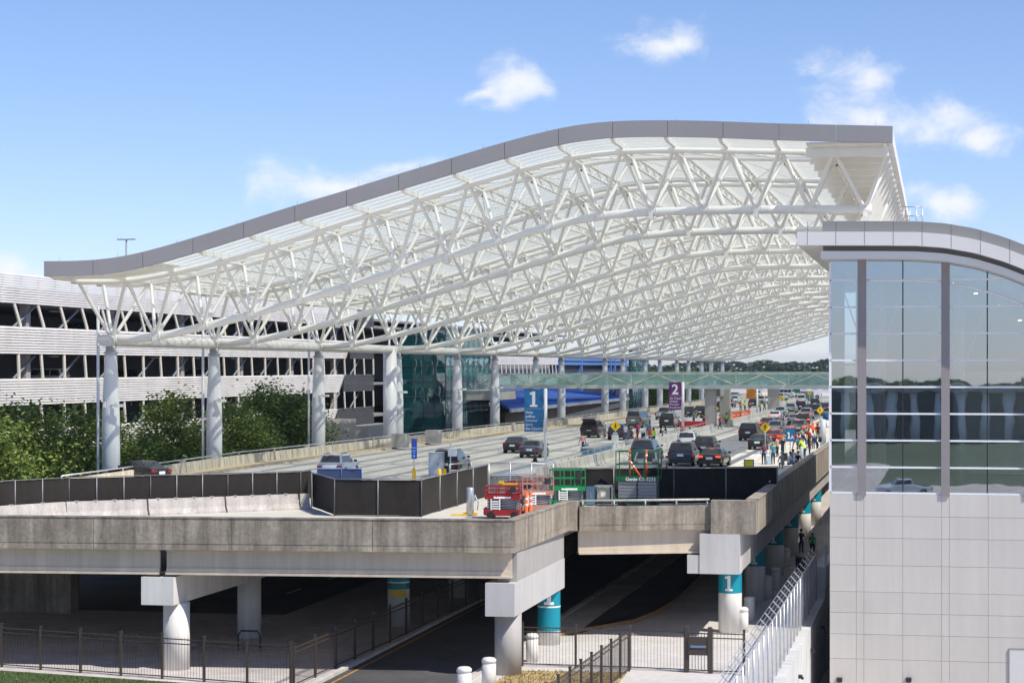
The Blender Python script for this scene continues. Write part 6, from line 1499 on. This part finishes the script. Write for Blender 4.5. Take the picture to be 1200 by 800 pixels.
# kerbside bollards
for i, (px, py, h_) in enumerate(((931.5, 547, 1.05), (935.5, 543, 1.05), (939.5, 539, 1.05), (943, 535.5, 1.0), (964.5, 524, 2.6))):
    q = at_z(px, py, .15); t = thing('kerb_bollard' if h_ < 2 else 'kerb_pillar', ('first grey kerb bollard from the black fence end', 'second grey kerb bollard from the black fence end', 'third grey kerb bollard from the black fence end', 'fourth grey kerb bollard from the black fence end', 'tall pale grey post at the kerb beside the building')[i], 'bollard' if h_ < 2 else 'post', q, 0, 'grey kerb bollards' if h_ < 2 else None)
    m = MB(); m.lathe([(.14 if h_ < 2 else .28, 0), (.14 if h_ < 2 else .28, h_), (.08, h_+.06)], q, 12); m.build('post', CABM, t)
# light pole on the garage
q = at_x(148, 302, -85); t = thing('light_pole', 'double armed light pole on the garage roof', 'light pole', (q[0], q[1], 10)); zt3 = at_x(148, 280.5, -85)[2]
m = MB(); m.tube((q[0], q[1], 9), (q[0], q[1], zt3), .1, 6); m.build('pole', SLATE, t)
for s_ in (-1, 1): m = MB(); m.box((q[0]+s_*.55, q[1], zt3), (.9, .3, .12)); m.build('lamp_head', SLATE, t)
# ================================================================== LOWER LEVEL FENCES
def iron_fence(label, pts, h_, step, drop=0.0, gate=False):
    t = thing('iron_fence', label, 'fence', pts[0]); pk = MB(); rl = MB()
    for a, b in zip(pts[:-1], pts[1:]):
        a = Vector(a); b = Vector(b); L_ = (b-a).length; n = max(1, round(L_/step))
        for z in (.12, h_-.28, h_-.08): rl.beam((a.x, a.y, a.z+z), (b.x, b.y, b.z+z), .04, .045)
        k = int(L_/.15)
        for i in range(k): p = a.lerp(b, (i+.5)/k); pk.bx(p.x-.007, p.x+.007, p.y-.004, p.y+.004, p.z+.08, p.z+h_)
        for i in range(n+1):
            if i == n and b is not Vector(pts[-1]) and tuple(b) != tuple(Vector(pts[-1])): continue
            p = a.lerp(b, i/n); m = MB(); m.bx(p.x-.05, p.x+.05, p.y-.05, p.y+.05, p.z, p.z+h_+.1); m.bx(p.x-.065, p.x+.065, p.y-.065, p.y+.065, p.z+h_+.1, p.z+h_+.14); m.build('post', IRON, t)
    rl.build('rail_frame', IRON, t); pk.build('picket_grille', IRON, t); return t
zl = ZL-.09
fa = [at_z(-60, 776, zl), at_z(2, 781, zl), at_z(341, 806, zl)]
iron_fence('dark iron fence along the lawn at the lower left', fa, 1.85, 2.05)
fb_ = [at_z(344, 805, zl), at_z(476, 744, zl), at_z(546, 712, zl), at_z(600, 688, zl)]
iron_fence('dark iron fence running back beside the lower road', fb_, 1.75, 3.0)
fc = [at_z(612, 780, zl), at_z(738, 784, zl), at_z(803, 787, zl)]
iron_fence('dark iron fence across the pale pavement right of the grey pier', fc, 1.85, 2.0)
iron_fence('short dark iron fence between the call box gate and the barbed fence', [at_z(834, 788.5, zl), at_z(872, 790, zl)], 1.85, 1.5)
iron_fence('dark iron fence running toward the viewer beside the dry grass', [at_z(737, 786, zl), at_z(640, 862, zl)], 1.85, 2.2)
a, b = at_z(805, 787.2, zl), at_z(832, 788.4, zl); t = thing('fence_gate', 'iron pedestrian gate with a dark metal call box', 'gate', a)
m = MB(); 
for p in (a, b): m.bx(p[0]-.09, p[0]+.09, p[1]-.09, p[1]+.09, zl, zl+2.05)
m.build('gate_post', IRON, t); m = MB()
for k in range(7): p = Vector(a).lerp(Vector(b), (k+.7)/7.5); m.bx(p.x-.012, p.x+.012, p.y-.012, p.y+.012, zl+.1, zl+1.8)
for z in (.12, 1.75): m.beam((a[0], a[1], zl+z), (b[0], b[1], zl+z), .04, .05)
m.build('gate_leaf', IRON, t)
c = Vector(a).lerp(Vector(b), .5); m = MB(); m.box((c.x, c.y-.06, zl+1.2), ((Vector(b)-Vector(a)).length*.84, .1, .82)); bx_ = m.build('call_box', IRON, t); m = MB(); m.box((c.x, c.y-.13, zl+1.18), (.7, .04, .1)); m.build('slot', pmat('slot_blue', (.15, .22, .35), .4), bx_)
# chain link fence with barbed wire arms
t = thing('barbed_fence', 'chain link fence with angled barbed wire arms on the retaining wall', 'fence', (WX-.15, 74, -5.75)); FXX = WX-.2; CLH = 2.65
m = MB(); m.tube((FXX, 68, -5.75+CLH), (FXX, 124, -5.75+CLH), .035, 6); m.build('top_rail', GALV, t)
for i in range(25):
    y = 68+i*2.33; m = MB(); m.tube((FXX, y, -5.75), (FXX, y, -5.75+CLH), .035 if i % 3 else .045, 6); m.build('post', GALV, t)
    m = MB(); m.beam((FXX, y, -5.75+CLH), (FXX-.32, y, -5.75+CLH+.34), .05, .05); m.build('barb_arm', GALV, t)
m = MB()
for u in (.35, .68, 1): m.tube((FXX-.32*u, 68, -5.75+CLH+.34*u), (FXX-.32*u, 124, -5.75+CLH+.34*u), .012, 4)
m.build('barbed_wire', GALV, t)
m = MB(); n = int(56/.26)
for k in range(n):
    y = 68+k*.26; y2 = min(124, y+CLH); m.tube((FXX+.01, y, -5.74), (FXX+.01, y2, -5.74+(y2-y)), .0025, 3, cap=False); y2 = max(68, y-CLH); m.tube((FXX-.01, y, -5.74), (FXX-.01, y2, -5.74+(y-y2)), .0025, 3, cap=False)
m.build('wire_mesh', GALV, t)
q0_ = (FXX, 124, -5.75); m = MB()
for x in (FXX, FXX+.55): m.tube((x, 124.4, -5.75), (x, 124.4, -2.6), .05, 8)
for z in (-5.2, -4.0, -2.9): m.tube((FXX, 124.4, z), (FXX+.55, 124.4, z), .03, 6)
m.build('end_post', GALV, t)
# white bollards, hydrant, bins
for i, (px, py, s_, lb) in enumerate(((623.5, 775, 1, 'white bollard between the grey pier and the teal column'), (573, 806, 1.05, 'white bollard at the edge of the dry grass near the road'), (544, 818, 1.05, 'white bollard at the bottom edge beside the lower road'), (878, 727, 1, 'white bollard behind the nearest numbered column'), (871, 741, .9, 'short pale bollard hidden beside the nearest numbered column'), (909, 690, 1, 'white bollard with pale cap behind the second numbered column'), (899, 700, 1, 'white bollard beside the yellow hydrant'), (921, 664, 1, 'white bollard between the third and fourth numbered columns'))):
    q = at_z(px, py, ZL-.1); t = thing('white_bollard', lb, 'bollard', q, 0, 'white concrete bollards'); m = MB(); m.lathe([(.29*s_, 0), (.29*s_, 1.05), (.27*s_, 1.06), (.27*s_, 1.1), (.30*s_, 1.11), (.30*s_, 1.22), (.22*s_, 1.3), (.05, 1.33)], q, 18); m.build('post', PAINTC, t)
q = at_z(901, 694, ZL-.1); t = thing('fire_hydrant', 'yellow fire hydrant between white bollards in the kerbside row', 'hydrant', q)
m = MB(); m.lathe([(.2, 0), (.2, .06), (.13, .08), (.13, .6), (.17, .62), (.17, .68), (.1, .8), (.03, .86)], q, 14); m.build('barrel', YPAINT, t); m = MB(); m.path([(q[0]-.24, q[1], q[2]+.48), (q[0]+.24, q[1], q[2]+.48)], [.07, .07], 10); m.path([(q[0], q[1]-.22, q[2]+.45), (q[0], q[1], q[2]+.45)], [.09, .09], 10); m.build('nozzle', YPAINT, t)
q = at_z(938, 668, ZL-.1); t = thing('waste_bin', 'dark waste bin beside the numbered columns in the shade', 'bin', q); m = MB(); m.lathe([(.3, 0), (.34, .9)], q, 12); m.build('body', BLACKM, t); m = MB(); m.lathe([(.36, .9), (.2, 1.1)], q, 12); m.build('lid', GREYC, t)
# bicycle-rack like hoop and small signs in the underpass
q = at_z(292, 762, ZL-.1); t = thing('steel_hoop', 'bent dark steel hoop rail at the foot of the second white column', 'rail', q); m = MB(); m.path([(q[0]-.55, q[1], q[2]), (q[0]-.55, q[1], q[2]+.75), (q[0]-.4, q[1], q[2]+.95), (q[0]+.4, q[1], q[2]+.95), (q[0]+.55, q[1], q[2]+.75), (q[0]+.55, q[1], q[2])], .045, 8); m.build('hoop', IRON, t)
